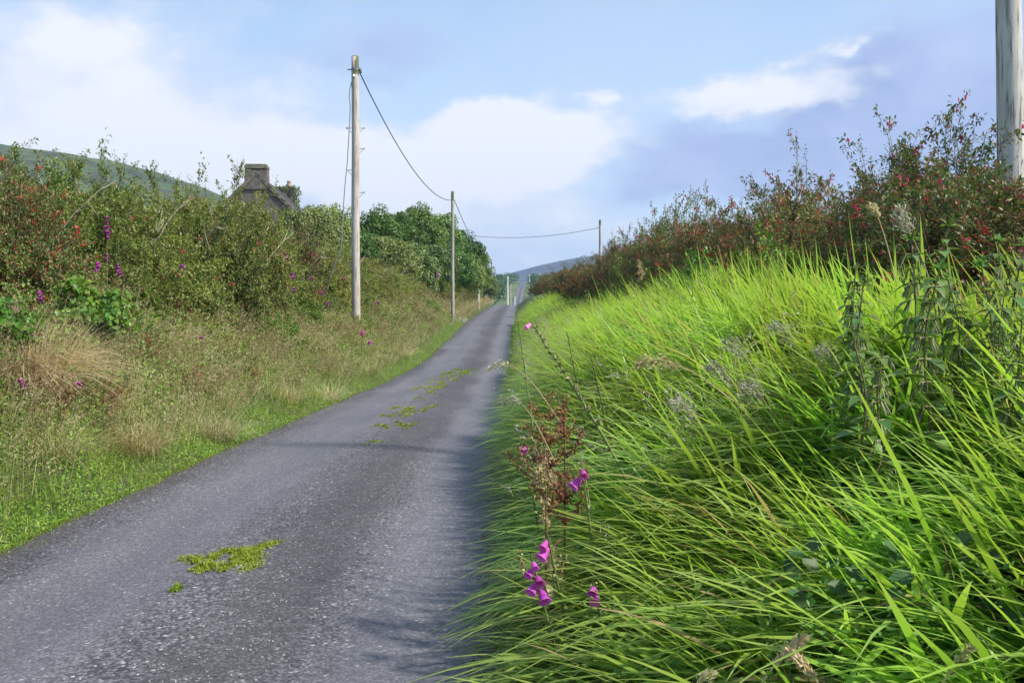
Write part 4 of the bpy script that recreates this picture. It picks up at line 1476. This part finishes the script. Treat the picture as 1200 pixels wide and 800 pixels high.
def orient(o, p, d, n, s):
    d = Vector(d).normalized()
    n = Vector(n)
    x = d.cross(n).normalized()
    z = x.cross(d)
    m = Matrix((x, d, z)).transposed().to_4x4()
    o.matrix_local = Matrix.Translation(Vector(p)) @ m @ Matrix.Diagonal((s[0], s[1], s[2], 1))


def creeper(px, py, d, w, hgt, n_big, n_small, label):
    d = surf(px, py, 0.10, 20) or d
    c = at(px, py, d)
    x0, y0 = c[0], c[1]
    z0 = float(gz(x0, y0))
    root = thing('creeper', label, 'creeper', (x0, y0, z0))
    cz = c[2] - z0
    st_ = MB()
    for i in range(16):
        a = U(-w, w)
        tubes(st_, curve_pts([[a, 0.3, -0.3], [a * 0.9 + U(-.1, .1), -0.1, cz - hgt * 0.6], [a * 0.8 + U(-.2, .2), -0.05, cz], [a * 0.6 + U(-.3, .3), 0.1, cz + hgt * 0.7]], 10), 0.008, 4)
    st_.build('stems', M['twig'], root)
    meshes = []
    for i in range(5):
        mb = MB()
        me = ivy_leaf_mesh('leaf', M['ivy'])
        C = np.ones((len(me.vertices), 4), np.float32)
        C[:, 0] = i / 4
        C[:, 1:3] = 0
        me.attributes['col'].data.foreach_set('color', C.ravel())
        meshes.append(me)

    def spot():
        while True:
            a, b_ = U(-1, 1), U(-1, 1)
            if a * a + b_ * b_ < U(0.35, 1.25) * (0.75 + 0.4 * math.sin(3 * math.atan2(b_, a) + 1.0)):
                break
        bulge = 0.22 * math.sqrt(max(0, 1.05 - min(1, a * a + b_ * b_))) + 0.06 * math.sin(7 * a + 3) + 0.06 * math.sin(9 * b_ + 1)
        return np.array([a * w - 0.18 * b_ * w, -bulge + U(-0.06, 0.08) + 0.12 * b_, cz + b_ * hgt])
    for i in range(n_big):
        p = spot()
        o = bpy.data.objects.new('leaf', meshes[i % 5])
        COL.objects.link(o)
        o.parent = root
        s = U(0.045, 0.08)
        nn = np.array([U(-.5, .7), -0.9 + U(-.4, .4), U(0.1, 1.0)])
        dd = np.array([U(-.8, .8), U(-.5, .1), -0.6 + U(-.5, .5)])
        orient(o, p, dd, nn, (s, s, s))
    # leaves too many to pick apart
    mb = MB()
    P = np.array([spot() for _ in range(n_small)]) + np.array([0, 0.07, 0])
    n = n_small
    oval_leaves(mb, P, rng.normal(0, 0.6, (n, 3)) + [0, 0, -0.5], rng.normal(0, 0.5, (n, 3)) + [0.2, -0.8, 0.6], U(0.04, 0.085, n), U(0.035, 0.075, n), curl=0.1)
    mb.build('leaves', M['ivy'], root, kind='stuff')
    return root


creeper(112, 372, 10.2, 0.5, 0.56, 290, 1700, 'glossy green leafy creeper tumbling down the left bank beside the cream tussock')
creeper(15, 385, 9.2, 0.25, 0.33, 90, 500, 'small green leafy creeper patch at the far left edge under the cream tussock')

# ------------------------------------------------------------------ foxgloves
def bell(mb, p, d, L, r, rnd, mat=0):
    """one foxglove bell: flaring tube with an open mouth"""
    d = nrm(np.array(d)[None])[0]
    ks = np.array([0, 0.18, 0.5, 0.85, 1.0])
    rs = np.array([0.22, 0.5, 0.72, 0.85, 1.15]) * r
    P = np.array(p)[None] + d[None] * (ks * L)[:, None]
    tubes(mb, P, rs, 8, rnd=np.array([rnd]), mat=mat)


def foxglove(path, ftop, fbot, nfl, label, part_flowers=True, mat='purple', fl_L=0.045, fl_r=0.016, pods=0, leaf=True, face=(-0.4, -1, 0)):
    """path: world points from foot to tip; flowers between fractions fbot..ftop of the stem"""
    path = np.array(path, float)
    org = path[0].copy()
    root = thing('foxglove', label, 'foxglove', tuple(org), 0, 'foxgloves on the banks')
    P = curve_pts(path - org, 24)
    mb = MB()
    tubes(mb, P, np.linspace(0.009, 0.0035, 24), 6)
    mb.build('stem', M['stem_green'], root)
    fm = MB()
    for i in range(nfl):
        f = fbot + (ftop - fbot) * (i + 0.5) / nfl
        q = P[min(23, int(f * 23))]
        a = U(-0.9, 0.9)
        fc = nrm(np.array([face[0] * math.cos(a) - face[1] * math.sin(a), face[0] * math.sin(a) + face[1] * math.cos(a), 0.0])[None])[0]
        sc = 1.0 - 0.45 * (f - fbot) / max(0.01, ftop - fbot)
        dd = fc + np.array([0, 0, -0.75 + U(-.2, .2)])
        if part_flowers:
            b_ = MB()
            bell(b_, q + fc * 0.008, dd, fl_L * sc, fl_r * sc, U(0, 1))
            b_.build('flower', M[mat], root)
        else:
            bell(fm, q + fc * 0.008, dd, fl_L * sc, fl_r * sc, U(0, 1))
    if not part_flowers and nfl:
        fm.build('flowers', M[mat], root, kind='stuff')
    if nfl:
        bd = MB()
        n = 9
        f = U(ftop - 0.02, 1.0, n) if ftop < 0.98 else U(0.93, 1.0, n)
        q = P[np.minimum(23, (f * 23).astype(int))] + rng.normal(0, 0.004, (n, 3))
        leaves(bd, q, rng.normal(0, 0.6, (n, 3)) + [0, 0, 0.4], rng.normal(0, 1, (n, 3)), U(0.012, 0.022, n), U(0.007, 0.011, n))
        bd.build('buds', M['pod'], root, kind='stuff')
    if pods:
        pm = MB()
        n = pods
        f = U(0.35, 0.98, n)
        q = P[np.minimum(23, (f * 23).astype(int))] + rng.normal(0, 0.006, (n, 3))
        dd = rng.normal(0, 1, (n, 3)) * [1, 1, 0.4] + [0, 0, 0.5]
        sz = 0.028 * (1.25 - f * 0.7)
        for w in range(2):
            leaves(pm, q, dd, rng.normal(0, 1, (n, 3)), sz, sz * 0.55)
        pm.build('seed_pods', M['pod'], root, kind='stuff')
    if leaf:
        for i in range(5):
            a = i * 1.3 + U(0, 0.5)
            lm_ = MB()
            oval_leaves(lm_, np.array([[0, 0, 0.02 + 0.05 * i]]), np.array([[math.cos(a), math.sin(a), 0.35]]), np.array([[0, 0, 1.0]]), 0.2 - 0.025 * i, 0.075, curl=0.35)
            lm_.build('leaf', M['cover_dark'], root)
    return root


def stem_to(px, py, d, foot_dx=0.0, foot_dy=0.0, bend=0.0):
    """stem from the ground up to the point at a pixel, d metres away"""
    tip = at(px, py, d)
    fx, fy = tip[0] + foot_dx, tip[1] + foot_dy
    ft = np.array([fx, fy, float(gz(fx, fy))])
    mid = (ft + tip) / 2 + np.array([bend, 0, 0.03])
    return [ft, mid, tip]


# right bank
foxglove([at(752, 600, 5.0), at(715, 525, 5.1), at(670, 450, 5.3), at(640, 405, 5.5), at(621, 374, 5.6)], 1.0, 0.96, 2, 'tall leaning foxglove gone to seed with one pink bloom at its tip', True, 'pink', 0.05, 0.017, pods=190, leaf=False, face=(-1, -0.2, 0))
foxglove(stem_to(681, 541, 4.3, 0.12, 0.15), 0.99, 0.94, 2, 'foxglove with two purple bells beside the rusty brown dock', True, 'purple', 0.068, 0.029, pods=50)
foxglove(stem_to(613, 515, 5.6, 0.15, 0.2), 0.99, 0.95, 1, 'foxglove with a single purple bell at the lane edge left of rusty docks', True, 'purple', 0.055, 0.026, pods=25)
foxglove(stem_to(641, 625, 3.9, 0.14, 0.1), 0.99, 0.93, 2, 'foxglove with a pair of purple bells above the three belled cluster near the lane edge', True, 'purple', 0.062, 0.028, pods=40)
foxglove(stem_to(622, 650, 3.75, 0.16, 0.12), 0.99, 0.80, 5, 'foxglove with a purple flower cluster lowest by the lane edge in the grass', True, 'purple', 0.058, 0.026, pods=30)
foxglove(stem_to(695, 681, 3.6, 0.1, 0.15), 0.99, 0.93, 3, 'foxglove with dark purple bells sunk in the long grass', True, 'purple', 0.048, 0.022, pods=20)
foxglove(stem_to(605, 360, 5.9, 0.22, -0.3), 0.99, 0.95, 0, 'thin dark seeded foxglove stalk standing against the lane', False, 'purple', pods=40, leaf=False)
foxglove(stem_to(692, 415, 6.2, 0.25, 0.3), 0.99, 0.95, 0, 'pale green seed stalk right of the tall leaning foxglove', False, 'purple', pods=90, leaf=False)
foxglove(stem_to(664, 388, 7.0, 0.25, 0.3), 0.99, 0.95, 0, 'short green seed stalk behind the tall leaning foxglove', False, 'purple', pods=70, leaf=False)
# left bank: (px, py of spike top, distance, spike fraction, flowers)
LF = [(126, 248, 11.5, 0.82, 22, 'tall purple foxglove spike on the left hedge above the others'),
      (125, 294, 10.8, 0.86, 14, 'purple foxglove spike left of centre in the trio over the creeper'),
      (115, 304, 10.7, 0.9, 9, 'shortest purple foxglove of the trio over the creeper'),
      (139, 306, 10.6, 0.84, 14, 'purple foxglove spike rightmost of the trio over the creeper'),
      (46, 338, 9.3, 0.88, 12, 'dusky purple foxglove spike in front of the cream tussock'),
      (214, 306, 14.0, 0.94, 6, 'small faded foxglove spike among hedge weeds right of the trio'),
      (23, 440, 8.2, 0.95, 4, 'small purple foxglove low on the left bank at the left edge'),
      (92, 444, 8.4, 0.93, 6, 'purple foxglove low on the left bank below the creeper'),
      (235, 391, 12.0, 0.96, 4, 'single small purple foxglove in the middle of the left bank'),
      (336, 293, 20.5, 0.93, 9, 'purple foxglove highest on the hedge left of the tall pole'),
      (343, 316, 20.0, 0.92, 10, 'bright purple foxglove below the highest one left of the tall pole'),
      (363, 322, 21.0, 0.94, 6, 'small purple foxglove halfway to the tall pole'),
      (344, 333, 19.5, 0.94, 6, 'purple foxglove under the bright one left of the tall pole'),
      (376, 338, 20.0, 0.92, 10, 'purple foxglove clump just left of the foot of the tall pole'),
      (384, 352, 19.5, 0.94, 6, 'purple foxglove lower left of the foot of the tall pole'),
      (402, 320, 24.0, 0.95, 5, 'small purple foxglove close beside the tall pole'),
      (443, 352, 26.0, 0.95, 5, 'purple foxglove right of the foot of the tall pole'),
      (424, 386, 21.5, 0.93, 7, 'purple foxglove below the tall pole near the verge'),
      (432, 398, 21.0, 0.94, 6, 'lowest purple foxglove below the tall pole'),
      (513, 316, 48.0, 0.9, 8, 'far pinkish foxglove in the bank just left of the second pole')]
for px_, py_, d_, fb, nf, lb in LF:
    d_ = surf(px_, py_, 0.35) or d_
    k = max(1.0, d_ / 14)
    foxglove(stem_to(px_, py_, d_, U(-.06, .06), 0.05), 0.995, fb, nf, lb, False, 'purple', 0.06 * k ** 0.6, 0.024 * k ** 0.6, leaf=False, face=(0.4, -1, 0))

# ------------------------------------------------------------------ nettles
def nettle_leaf_mesh(tone):
    mb = MB()
    n = 9
    out = []
    for i in range(n):
        t = i / (n - 1)
        w = 0.36 * math.sin(math.pi * min(1, t * 1.0 + 0.06) ** 0.72) * (1 - 0.25 * t)
        w *= 1.0 if i % 2 else 0.84
        out.append((t, max(0.0, w) if 0 < i < n - 1 else 0.02 * (i == 0)))
    V = []
    for t, w in out:
        zc = 0.05 * t - 0.42 * t * t
        V += [[-w, t, zc + 0.22 * w], [0, t, zc], [w, t, zc + 0.22 * w]]
    f = []
    for i in range(n - 1):
        for j in range(2):
            a = i * 3 + j
            f.append([a, a + 1, a + 4, a + 3])
    mb.add(V, np.array(f), tone)
    return mb.mesh('leaf', M['nettle'])


NL = [nettle_leaf_mesh(v) for v in (0.1, 0.45, 0.8)]


def gen_nettle(H, npair, catk=True):
    root = thing('nettle', '', 'nettle')
    mb = MB()
    P = curve_pts([[0, 0, 0], [0.02, 0.01, H * 0.4], [-0.01, 0.03, H * 0.75], [0.02, 0.0, H]], 14)
    tubes(mb, P, np.linspace(0.006, 0.003, 14), 6)
    mb.build('stem', M['stem_red'], root)
    cm = MB()
    for i in range(npair):
        f = 0.38 + 0.62 * (i + 0.5) / npair
        q = P[min(13, int(f * 13))]
        a0 = (i % 2) * math.pi / 2 + U(-0.3, 0.3)
        s = 0.118 * (1.0 - 0.6 * max(0, f - 0.55) / 0.45) * U(0.85, 1.15)
        for k in range(2):
            a = a0 + k * math.pi
            o = bpy.data.objects.new('leaf', NL[random.randrange(3)])
            COL.objects.link(o)
            o.parent = root
            d = np.array([math.cos(a), math.sin(a), 0.5 - U(0, 0.9)])
            s *= U(0.8, 1.2)
            orient(o, q + d * 0.018, d, (0, 0, 1), (s, s, s))
            if catk and 0.4 < f < 0.95:
                for w in range(3):
                    aa = a + U(-0.5, 0.5)
                    pts = np.array([q, q + [math.cos(aa) * 0.025, math.sin(aa) * 0.025, 0.0], q + [math.cos(aa) * 0.045, math.sin(aa) * 0.045, -0.04], q + [math.cos(aa) * 0.05, math.sin(aa) * 0.05, -0.055]])
                    tubes(cm, pts, [0.0015, 0.003, 0.0035, 0.001], 4)
    # tuft of young leaves at the tip
    n = 10
    dv = rng.normal(0, 1, (n, 3)) * [1, 1, 0.3] + [0, 0, 0.6]
    tm = MB()
    leaves(tm, np.repeat(P[-1][None], n, 0), dv, np.array([[0, 0, 1.0]]) + rng.normal(0, 0.2, (n, 3)), 0.045, 0.022)
    tm.build('young_leaves', M['nettle'], root)
    if catk:
        cm.build('catkins', M['catkin'], root, kind='stuff')
    return root


protos_n = [gen_nettle(0.95, 13), gen_nettle(1.05, 14), gen_nettle(0.85, 12, False)]
NE = [(985, 335, 4.6), (1010, 300, 4.9), (1035, 318, 4.3), (1062, 262, 4.6), (1085, 300, 4.2), (1100, 250, 4.9), (1120, 310, 4.4), (1145, 268, 4.8), (1165, 295, 4.3),
      (1185, 270, 4.7), (1050, 385, 3.9), (1010, 380, 4.2), (1170, 360, 4.0), (1195, 330, 4.2)]
nl = {0: 'leftmost stinging nettle at the edge of the nettle patch above the long grass'}
for i, (px_, py_, d_) in enumerate(NE):
    tip = at(px_, py_ + 16, d_)
    x, y = tip[0], tip[1]
    z0 = float(gz(x, y))
    hh = (0.95, 1.05, 0.85)[i % 3]
    z0 = max(z0, tip[2] - 1.35)
    s = (tip[2] - z0) / hh
    o = place(protos_n[i % 3], (x, y, z0), U(0, 6.28), (min(1.15, max(s, 0.8)),) * 2 + (s,), 'stinging nettle in the patch below the fuchsias, ' + ('at its left side' if px_ < 1040 else 'in its middle' if px_ < 1130 else 'under the thick right pole'), 'nettle', 'stinging nettles in the right bank patch', tilt=(U(-.08, .08), U(-.12, .04)))

# ------------------------------------------------------------------ brown docks
def dock(px, py, d, H, label, foot=None, spread=0.5, mat='rust', nbr=9, nseed=900, lean=0.0):
    top = at(px, py, d)
    x, y = top[0] + lean, d
    z0 = top[2] - H
    g = float(gz(x, y))
    z0 = max(z0, g - 0.02) if abs(z0 - g) < 0.4 else z0
    root = thing('dock_plant', label, 'dock plant', (x, y, min(z0, g)), 0, 'dead brown docks')
    hh = top[2] - min(z0, g)
    mb = MB()
    sm = MB()
    main = curve_pts([[0, 0, 0], [-lean * 0.3, 0.01, hh * 0.5], [-lean, 0, hh]], 12)
    tubes(mb, main, np.linspace(0.007, 0.003, 12), 6)
    lines = [main[6:]]
    for i in range(nbr):
        j = random.randint(5, 10)
        a = U(0, 6.28)
        L = H * U(0.25, 0.5) * (1.1 - j / 14)
        e = main[j] + np.array([math.cos(a) * L * spread, math.sin(a) * L * spread, L * 0.9])
        c = curve_pts([main[j], (main[j] + e) / 2 + [math.cos(a) * 0.02, math.sin(a) * 0.02, -0.02], e], 8)
        tubes(mb, c, np.linspace(0.004, 0.002, 8), 4)
        lines.append(c)
    mb.build('stem', M['rust'], root)
    n = nseed
    li = rng.integers(0, len(lines), n)
    Pp = np.array([lines[k_][rng.integers(0, len(lines[k_]))] for k_ in li]) + rng.normal(0, 0.011, (n, 3))
    leaves(sm, Pp, rng.normal(0, 1, (n, 3)), rng.normal(0, 1, (n, 3)), U(0.010, 0.022, n), U(0.008, 0.014, n))
    sm.build('seeds', M[mat], root, kind='stuff')
    lf = MB()
    for i in range(6):
        a = U(0, 6.28)
        oval_leaves(lf, np.array([[0, 0, hh * U(0.1, 0.5)]]), np.array([[math.cos(a), math.sin(a), -0.3]]), np.array([[0, 0, 1.0]]), U(0.06, 0.12), 0.03, curl=0.6)
    lf.build('withered_leaves', M[mat], root)
    return root


dock(645, 462, 4.9, 0.65, 'rusty brown dock gone to seed at the right edge of the lane', nseed=1700, spread=1.35, nbr=18)
dock(662, 480, 4.7, 0.62, 'second brown dock leaning beside the rusty one near the lane', nseed=900, spread=0.7)
dock(640, 540, 4.4, 0.4, 'pale withered dock at the foot of the rusty docks', mat='dry', nseed=700, spread=0.9)
dock(852, 268, 12.0, 0.75, 'reddish dead dock standing in front of the right fuchsia hedge', nseed=900, spread=0.6)
dock(748, 305, 16.0, 0.8, 'tan dead dock above the long grass by the right hedge', mat='dry', nseed=900, spread=0.6)
for px_, py_, d_, lb in ((175, 395, 9.8, 'rusty dock right below the glossy creeper'), (40, 420, 8.6, 'broad rusty dock at the left edge of the bank'), (130, 440, 9.0, 'rusty dock slanting under the creeper'), (265, 395, 13.0, 'brown dock in the middle of the left bank'),
                         (300, 430, 13.5, 'tan brown dock close to the verge on the left'), (230, 430, 11.0, 'brown dock beside pale grasses on the left bank'), (70, 455, 8.3, 'low rusty dock in the lower left bank')):
    dock(px_, py_, surf(px_, py_, 0.1) or d_, 0.8, lb, nseed=900, spread=0.8, nbr=11)

# ------------------------------------------------------------------ single plants on the right
def plume(path, label, mat, nsp=220, head=0.3, spread=0.03, size=0.03, droop=0.0, name='feathery_grass'):
    path = np.array(path, float)
    org = path[0].copy()
    root = thing(name, label, 'grass stem', tuple(org), 0, 'seed heads on single grass stems')
    P = curve_pts(path - org, 30)
    mb = MB()
    tubes(mb, P, np.linspace(0.0035, 0.0012, 30), 5)
    mb.build('stem', M['dry'], root)
    f = 1 - head * U(0, 1, nsp)
    q = P[np.minimum(29, (f * 29).astype(int))]
    tg = nrm(np.gradient(P, axis=0))[np.minimum(29, (f * 29).astype(int))]
    wd = np.sin(np.clip((1 - f) / head, 0.05, 1) * math.pi) ** 0.7 + 0.15
    q = q + rng.normal(0, spread, (nsp, 3)) * wd[:, None] + [0, 0, -droop] * U(0, 1, (nsp, 1))
    hm = MB()
    leaves(hm, q, tg + rng.normal(0, 0.35, (nsp, 3)) + [0, 0, -droop * 8], rng.normal(0, 1, (nsp, 3)), U(0.6, 1.2, nsp) * size, U(0.2, 0.3, nsp) * size)
    hm.build('seed_head', M[mat], root, kind='stuff')
    return root


def arch(px0, py0, d0_, px1, py1, d1_, up=0.1):
    a, c = at(px0, py0, d0_), at(px1, py1, d1_)
    return [a, a * 0.6 + c * 0.4 + [0, 0, up], a * 0.25 + c * 0.75 + [0, 0, up], c]


plume(arch(1090, 330, 5.0, 1052, 245, 5.0, 0.02), 'silvery plumed grass head against the tallest fuchsia', 'grey_head', 260, 0.45, 0.022, 0.03, 0.02)
plume(arch(1050, 330, 5.1, 1020, 243, 5.1, 0.05), 'cream nodding grass head left of the silvery plume', 'dry_pale', 200, 0.35, 0.012, 0.025)
plume(arch(860, 470, 4.7, 745, 425, 4.8, 0.06), 'pale feathery grass head nodding left over the green grass', 'dry', 260, 0.5, 0.018, 0.025, 0.02)
plume(arch(660, 500, 4.9, 572, 432, 5.2, 0.10), 'cream feathery grass head hanging over the lane edge', 'dry_pale', 110, 0.4, 0.008, 0.02, 0.012)
plume(arch(650, 540, 4.6, 590, 470, 4.9, 0.08), 'green grey grass head drooping at the lane edge', 'grey_head', 160, 0.4, 0.016, 0.022, 0.015)
plume(arch(870, 840, 2.5, 945, 748, 2.45, 0.02), 'cream seed head arching at the bottom edge of the grass', 'dry_pale', 170, 0.55, 0.006, 0.022, name='seeding_stem')
plume(arch(985, 840, 2.4, 925, 765, 2.4, 0.015), 'cream seed head pointing left at the bottom edge', 'dry_pale', 170, 0.6, 0.006, 0.022, name='seeding_stem')
plume(arch(800, 835, 2.6, 835, 790, 2.6, 0.015), 'small cream seed head leftmost on the bottom edge', 'dry_pale', 120, 0.7, 0.006, 0.02, name='seeding_stem')
plume(arch(1090, 830, 2.3, 1140, 762, 2.3, 0.01), 'buff seed head at the bottom edge under the dark bramble leaves', 'dry', 120, 0.6, 0.006, 0.02, name='seeding_stem')
for q, (a_, b_, c_) in enumerate(((830, 430, 5.2), (850, 400, 5.5), (905, 380, 5.8), (790, 470, 5.0), (960, 410, 5.0), (870, 450, 4.8))):
    plume(arch(a_ + 60, b_ + 90, c_, a_, b_, c_, 0.07), 'blue grey feathery grass head in the tangle on the right bank', 'grey_head', 240, 0.45, 0.028, 0.025, 0.02)

# small bright shrub in front of the hedge
sb = gen_bush(0.75, 0.32, 26, 9, 10, 0.045, (M['ivy'], M['twig']), 0, name='small_shrub', wisp=0.1, leafW=0.5, oval=True)
p_ = at(815, 345, 14.0)
place(sb, (p_[0], 14.0, at(0, 332, 14.0)[2] - 0.25), 0, 1.0, 'small fresh green shrub between the grass crest and the fuchsia hedge', 'shrub')
# stems so that the little shrub stands on the bank
# bramble with broad dark leaves low on the right
def bramble_patch(px, py, d, n, label):
    d = on_bank(px, py, 0.30, 2.2)
    c = at(px, py, d)
    z0 = float(gz(c[0], c[1]))
    root = thing('bramble', label, 'bramble', (c[0], c[1], z0))
    cz = c[2] - z0
    mb = MB()
    for i in range(7):
        tubes(mb, curve_pts([[U(-.2, .2), 0.1, -0.05], [U(-.3, .3), U(-.1, .1), cz * 0.7], [U(-.4, .4), U(-.2, 0), cz + U(-.2, .15)]], 9), 0.004, 5)
    mb.build('stems', M['stem_red'], root)
    me = []
    for tone in (0.1, 0.4, 0.7):
        q = MB()
        m_ = 14
        out = [(0, 0)]
        for i in range(1, m_):
            t = i / m_
            out.append((0.42 * math.sin(math.pi * t ** 0.8) * (1 if i % 2 else 0.88), t))
        out.append((0, 1))
        V = [[0, 0.45, -0.03]] + [[a, b2, 0.15 * a - 0.12 * b2 * b2] for a, b2 in out] + [[-a, b2, 0.15 * a - 0.12 * b2 * b2] for a, b2 in reversed(out[1:-1])]
        k_ = len(V) - 1
        q.add(V, np.array([[0, 1 + i, 1 + (i + 1) % k_] for i in range(k_)]), tone)
        me.append(q.mesh('leaf', M['bramble_dark']))
    for i in range(n):
        o = bpy.data.objects.new('leaf', me[i % 3])
        COL.objects.link(o)
        o.parent = root
        s = U(0.045, 0.075)
        orient(o, (U(-.34, .34), U(-.15, .12), cz + U(-.25, .18)), (U(-1, 1), U(-.6, .2), U(-.7, .2)), (U(-.4, .2), -0.6, 1), (s, s, s))
    return root


bramble_patch(1040, 700, 2.85, 44, 'dark broad leaved bramble in the hollow at the lower right corner of grass')
bramble_patch(1150, 690, 2.7, 36, 'second bramble with lighter leaves by the right edge low down')
bramble_patch(655, 590, 4.3, 22, 'broad green leaved weed under the brown docks by the lane')

# ------------------------------------------------------------------ moss and grass patches in the road
def moss_patch(px, py, wpx, hpx, n, label, L=0.07):
    # ground point under a pixel of the road
    d = 5.0
    for _ in range(40):
        z = float(road_z(d))
        d = (EYE - z) * F / (py - HOR) if py > 392 else d
    if py <= 392:
        d = {True: 52.0}[True]
    x0 = (px - 600) / F * d
    wm = wpx / F * d / 2
    dep = hpx / F * d * d / max(0.3, EYE - float(road_z(d))) / 2
    mb = MB()
    nc = max(4, n // 55)
    cc = rng.normal(0, 0.45, (nc, 2))
    i = rng.integers(0, nc, n)
    q = cc[i] + rng.normal(0, 0.075, (n, 2)) * U(0.4, 1.6, nc)[i][:, None]
    x = q[:, 0] * wm + q[:, 1] * wm * 0.35
    y = q[:, 1] * dep
    uu = np.clip((x + x0 - xl(y + d)) / (xr(y + d) - xl(y + d)), 0, 1)
    z = road_z(y + d) - road_z(d) + 0.05 * (1 - (2 * uu - 1) ** 2) - 0.018 * (np.exp(-((uu - 0.27) / 0.1) ** 2) + np.exp(-((uu - 0.83) / 0.09) ** 2)) + 0.004
    a = U(0, 6.28, n)
    k = np.interp(d, [5, 20, 50], [1, 1.5, 2.2])
    blades(mb, np.stack([x, y, z], 1), np.stack([np.cos(a), np.sin(a)], 1), np.radians(U(15, 85, n)), U(0.3, 1.0, n) * L * 0.9, U(0.003, 0.007, n) * k, U(0, 0.4, n), 2)
    m2_ = n
    leaves(mb, np.stack([x, y, z + 0.006], 1) + rng.normal(0, 0.01, (m2_, 3)) * [1, 1, 0.2], rng.normal(0, 1, (m2_, 3)) * [1, 1, 0.3], np.array([[0, 0, 1.0]]) + rng.normal(0, 0.3, (m2_, 3)), U(0.012, 0.03, m2_) * k, U(0.010, 0.02, m2_) * k)
    o = mb.build('grass_patch', M['moss'], kind=None)
    o.location = (x0, d, float(road_z(d)))
    return tag(o, label, 'grass patch', 'green patches in the middle of the lane')


moss_patch(272, 664, 92, 44, 1900, 'largest mossy grass patch in the near middle of the lane', 0.075)
moss_patch(205, 702, 16, 10, 160, 'tiny grass tuft left of the largest patch', 0.06)
moss_patch(462, 503, 48, 10, 560, 'first small patch of the green strip up the lane', 0.08)
moss_patch(478, 484, 54, 20, 800, 'broken patch second in the green strip up the lane', 0.08)
moss_patch(494, 468, 18, 7, 130, 'small tuft third in the green strip up the lane', 0.07)
moss_patch(517, 451, 48, 22, 1000, 'long patch fourth in the green strip up the lane', 0.09)
moss_patch(545, 425, 26, 9, 560, 'small round patch above the ragged one in the green strip', 0.10)
moss_patch(558, 410, 32, 20, 1000, 'long far patch second from the end of the green strip', 0.11)
moss_patch(530, 439, 26, 10, 330, 'ragged patch fifth in the green strip, below the small round one', 0.09)
moss_patch(569, 399, 22, 12, 420, 'farthest patch of the green strip before the crest', 0.12)
moss_patch(438, 523, 14, 5, 120, 'scrap of moss before the first small patch', 0.05)

# loose grit between the wheel tracks and along the edges
mb = MB()
n = 4500
y = 3.8 + 26 * U(0, 1, n) ** 1.7
sel = U(0, 1, n)
uu = np.where(sel < 0.45, rng.normal(0.6, 0.07, n), np.where(sel < 0.7, np.abs(rng.normal(0, 0.03, n)) + 0.01, np.where(sel < 0.85, 1 - np.abs(rng.normal(0, 0.03, n)), U(0, 1, n))))
uu = np.clip(uu, 0.005, 0.995)
x = xl(y) + (xr(y) - xl(y)) * uu
z = road_z(y) + 0.05 * (1 - (2 * uu - 1) ** 2) - 0.018 * (np.exp(-((uu - 0.27) / 0.1) ** 2) + np.exp(-((uu - 0.83) / 0.09) ** 2)) + 0.006
r = U(0.003, 0.0085, n)
oc = np.array([[1, 0, 0], [0, 1, 0], [-1, 0, 0], [0, -1, 0], [0, 0, 0.8], [0, 0, -0.8]], float)
V = np.stack([x, y, z], 1)[:, None] + (oc[None] + rng.normal(0, 0.22, (n, 6, 3))) * r[:, None, None]
b = (np.arange(n) * 6)[:, None]
f = np.concatenate([b + np.array([[i, (i + 1) % 4, 4]]) for i in range(4)])
mb.add(V.reshape(-1, 3), f, np.repeat(U(0, 1, n), 6))
o = mb.build('loose_grit', M['grit'], smooth=False)
tag(o, 'loose grey grit scattered between the wheel tracks of the lane', 'grit', kind='stuff')

# ragged grass and soil creeping over the left edge of the tar
mb = MB()
n = 9000
y = 5 + 45 * U(0, 1, n) ** 1.9
k_ = np.sin(2.1 * y) + np.sin(5.3 * y + 1) + 0.6 * np.sin(11.7 * y)
uu = np.abs(rng.normal(0, 1, n)) * (0.05 + 0.05 * np.clip(k_, 0, 2))
x = xl(y) + uu - 0.04
ang = U(0, 6.28, n)
blades(mb, np.stack([x, y, road_z(y) + 0.005], 1), np.stack([np.cos(ang), np.sin(ang)], 1), np.radians(U(20, 85, n)), U(0.02, 0.075, n), U(0.003, 0.006, n), U(0.0, 0.4, n), 2)
o = mb.build('edge_grass', M['moss'])
tag(o, 'ragged moss and grass creeping over the left edge of the tar', 'grass', kind='stuff')

# dead litter at the road's right edge
mb = MB()
x, y, z, u = scatter(1500, 3.6, 12, -0.28, 0.1, 1, p=1.5)
n = len(x)
leaves(mb, np.stack([x, y, np.maximum(z, road_z(y) + 0.012) + U(0, 0.03, n)], 1), rng.normal(0, 1, (n, 3)) * [1, 1, 0.4], rng.normal(0, 0.5, (n, 3)) + [0, 0, 1], U(0.02, 0.06, n), U(0.006, 0.02, n))
o = mb.build('leaf_litter', M['litter'])
tag(o, 'brown dead stalks and leaf litter along the right edge of the lane', 'litter', kind='stuff')

# ------------------------------------------------------------------ air
def haze():
    mb = MB()
    box(mb, (0, 1900, 146), (8000, 4400, 312))
    m = bpy.data.materials.new('haze_air')
    m.use_nodes = True
    t = NT(m.node_tree)
    t.n.clear()
    out = t.new('ShaderNodeOutputMaterial')
    v = t.new('ShaderNodeVolumePrincipled')
    v.inputs['Color'].default_value = (0.46, 0.66, 1.0, 1)
    v.inputs['Density'].default_value = HAZE_DENSITY
    v.inputs['Anisotropy'].default_value = 0.0
    t.l.new(v.outputs[0], out.inputs['Volume'])
    o = mb.build('haze', m, smooth=False)
    tag(o, 'thin blue air that softens the far hills', 'haze', kind='stuff')


HAZE_DENSITY = 0.00021
haze()
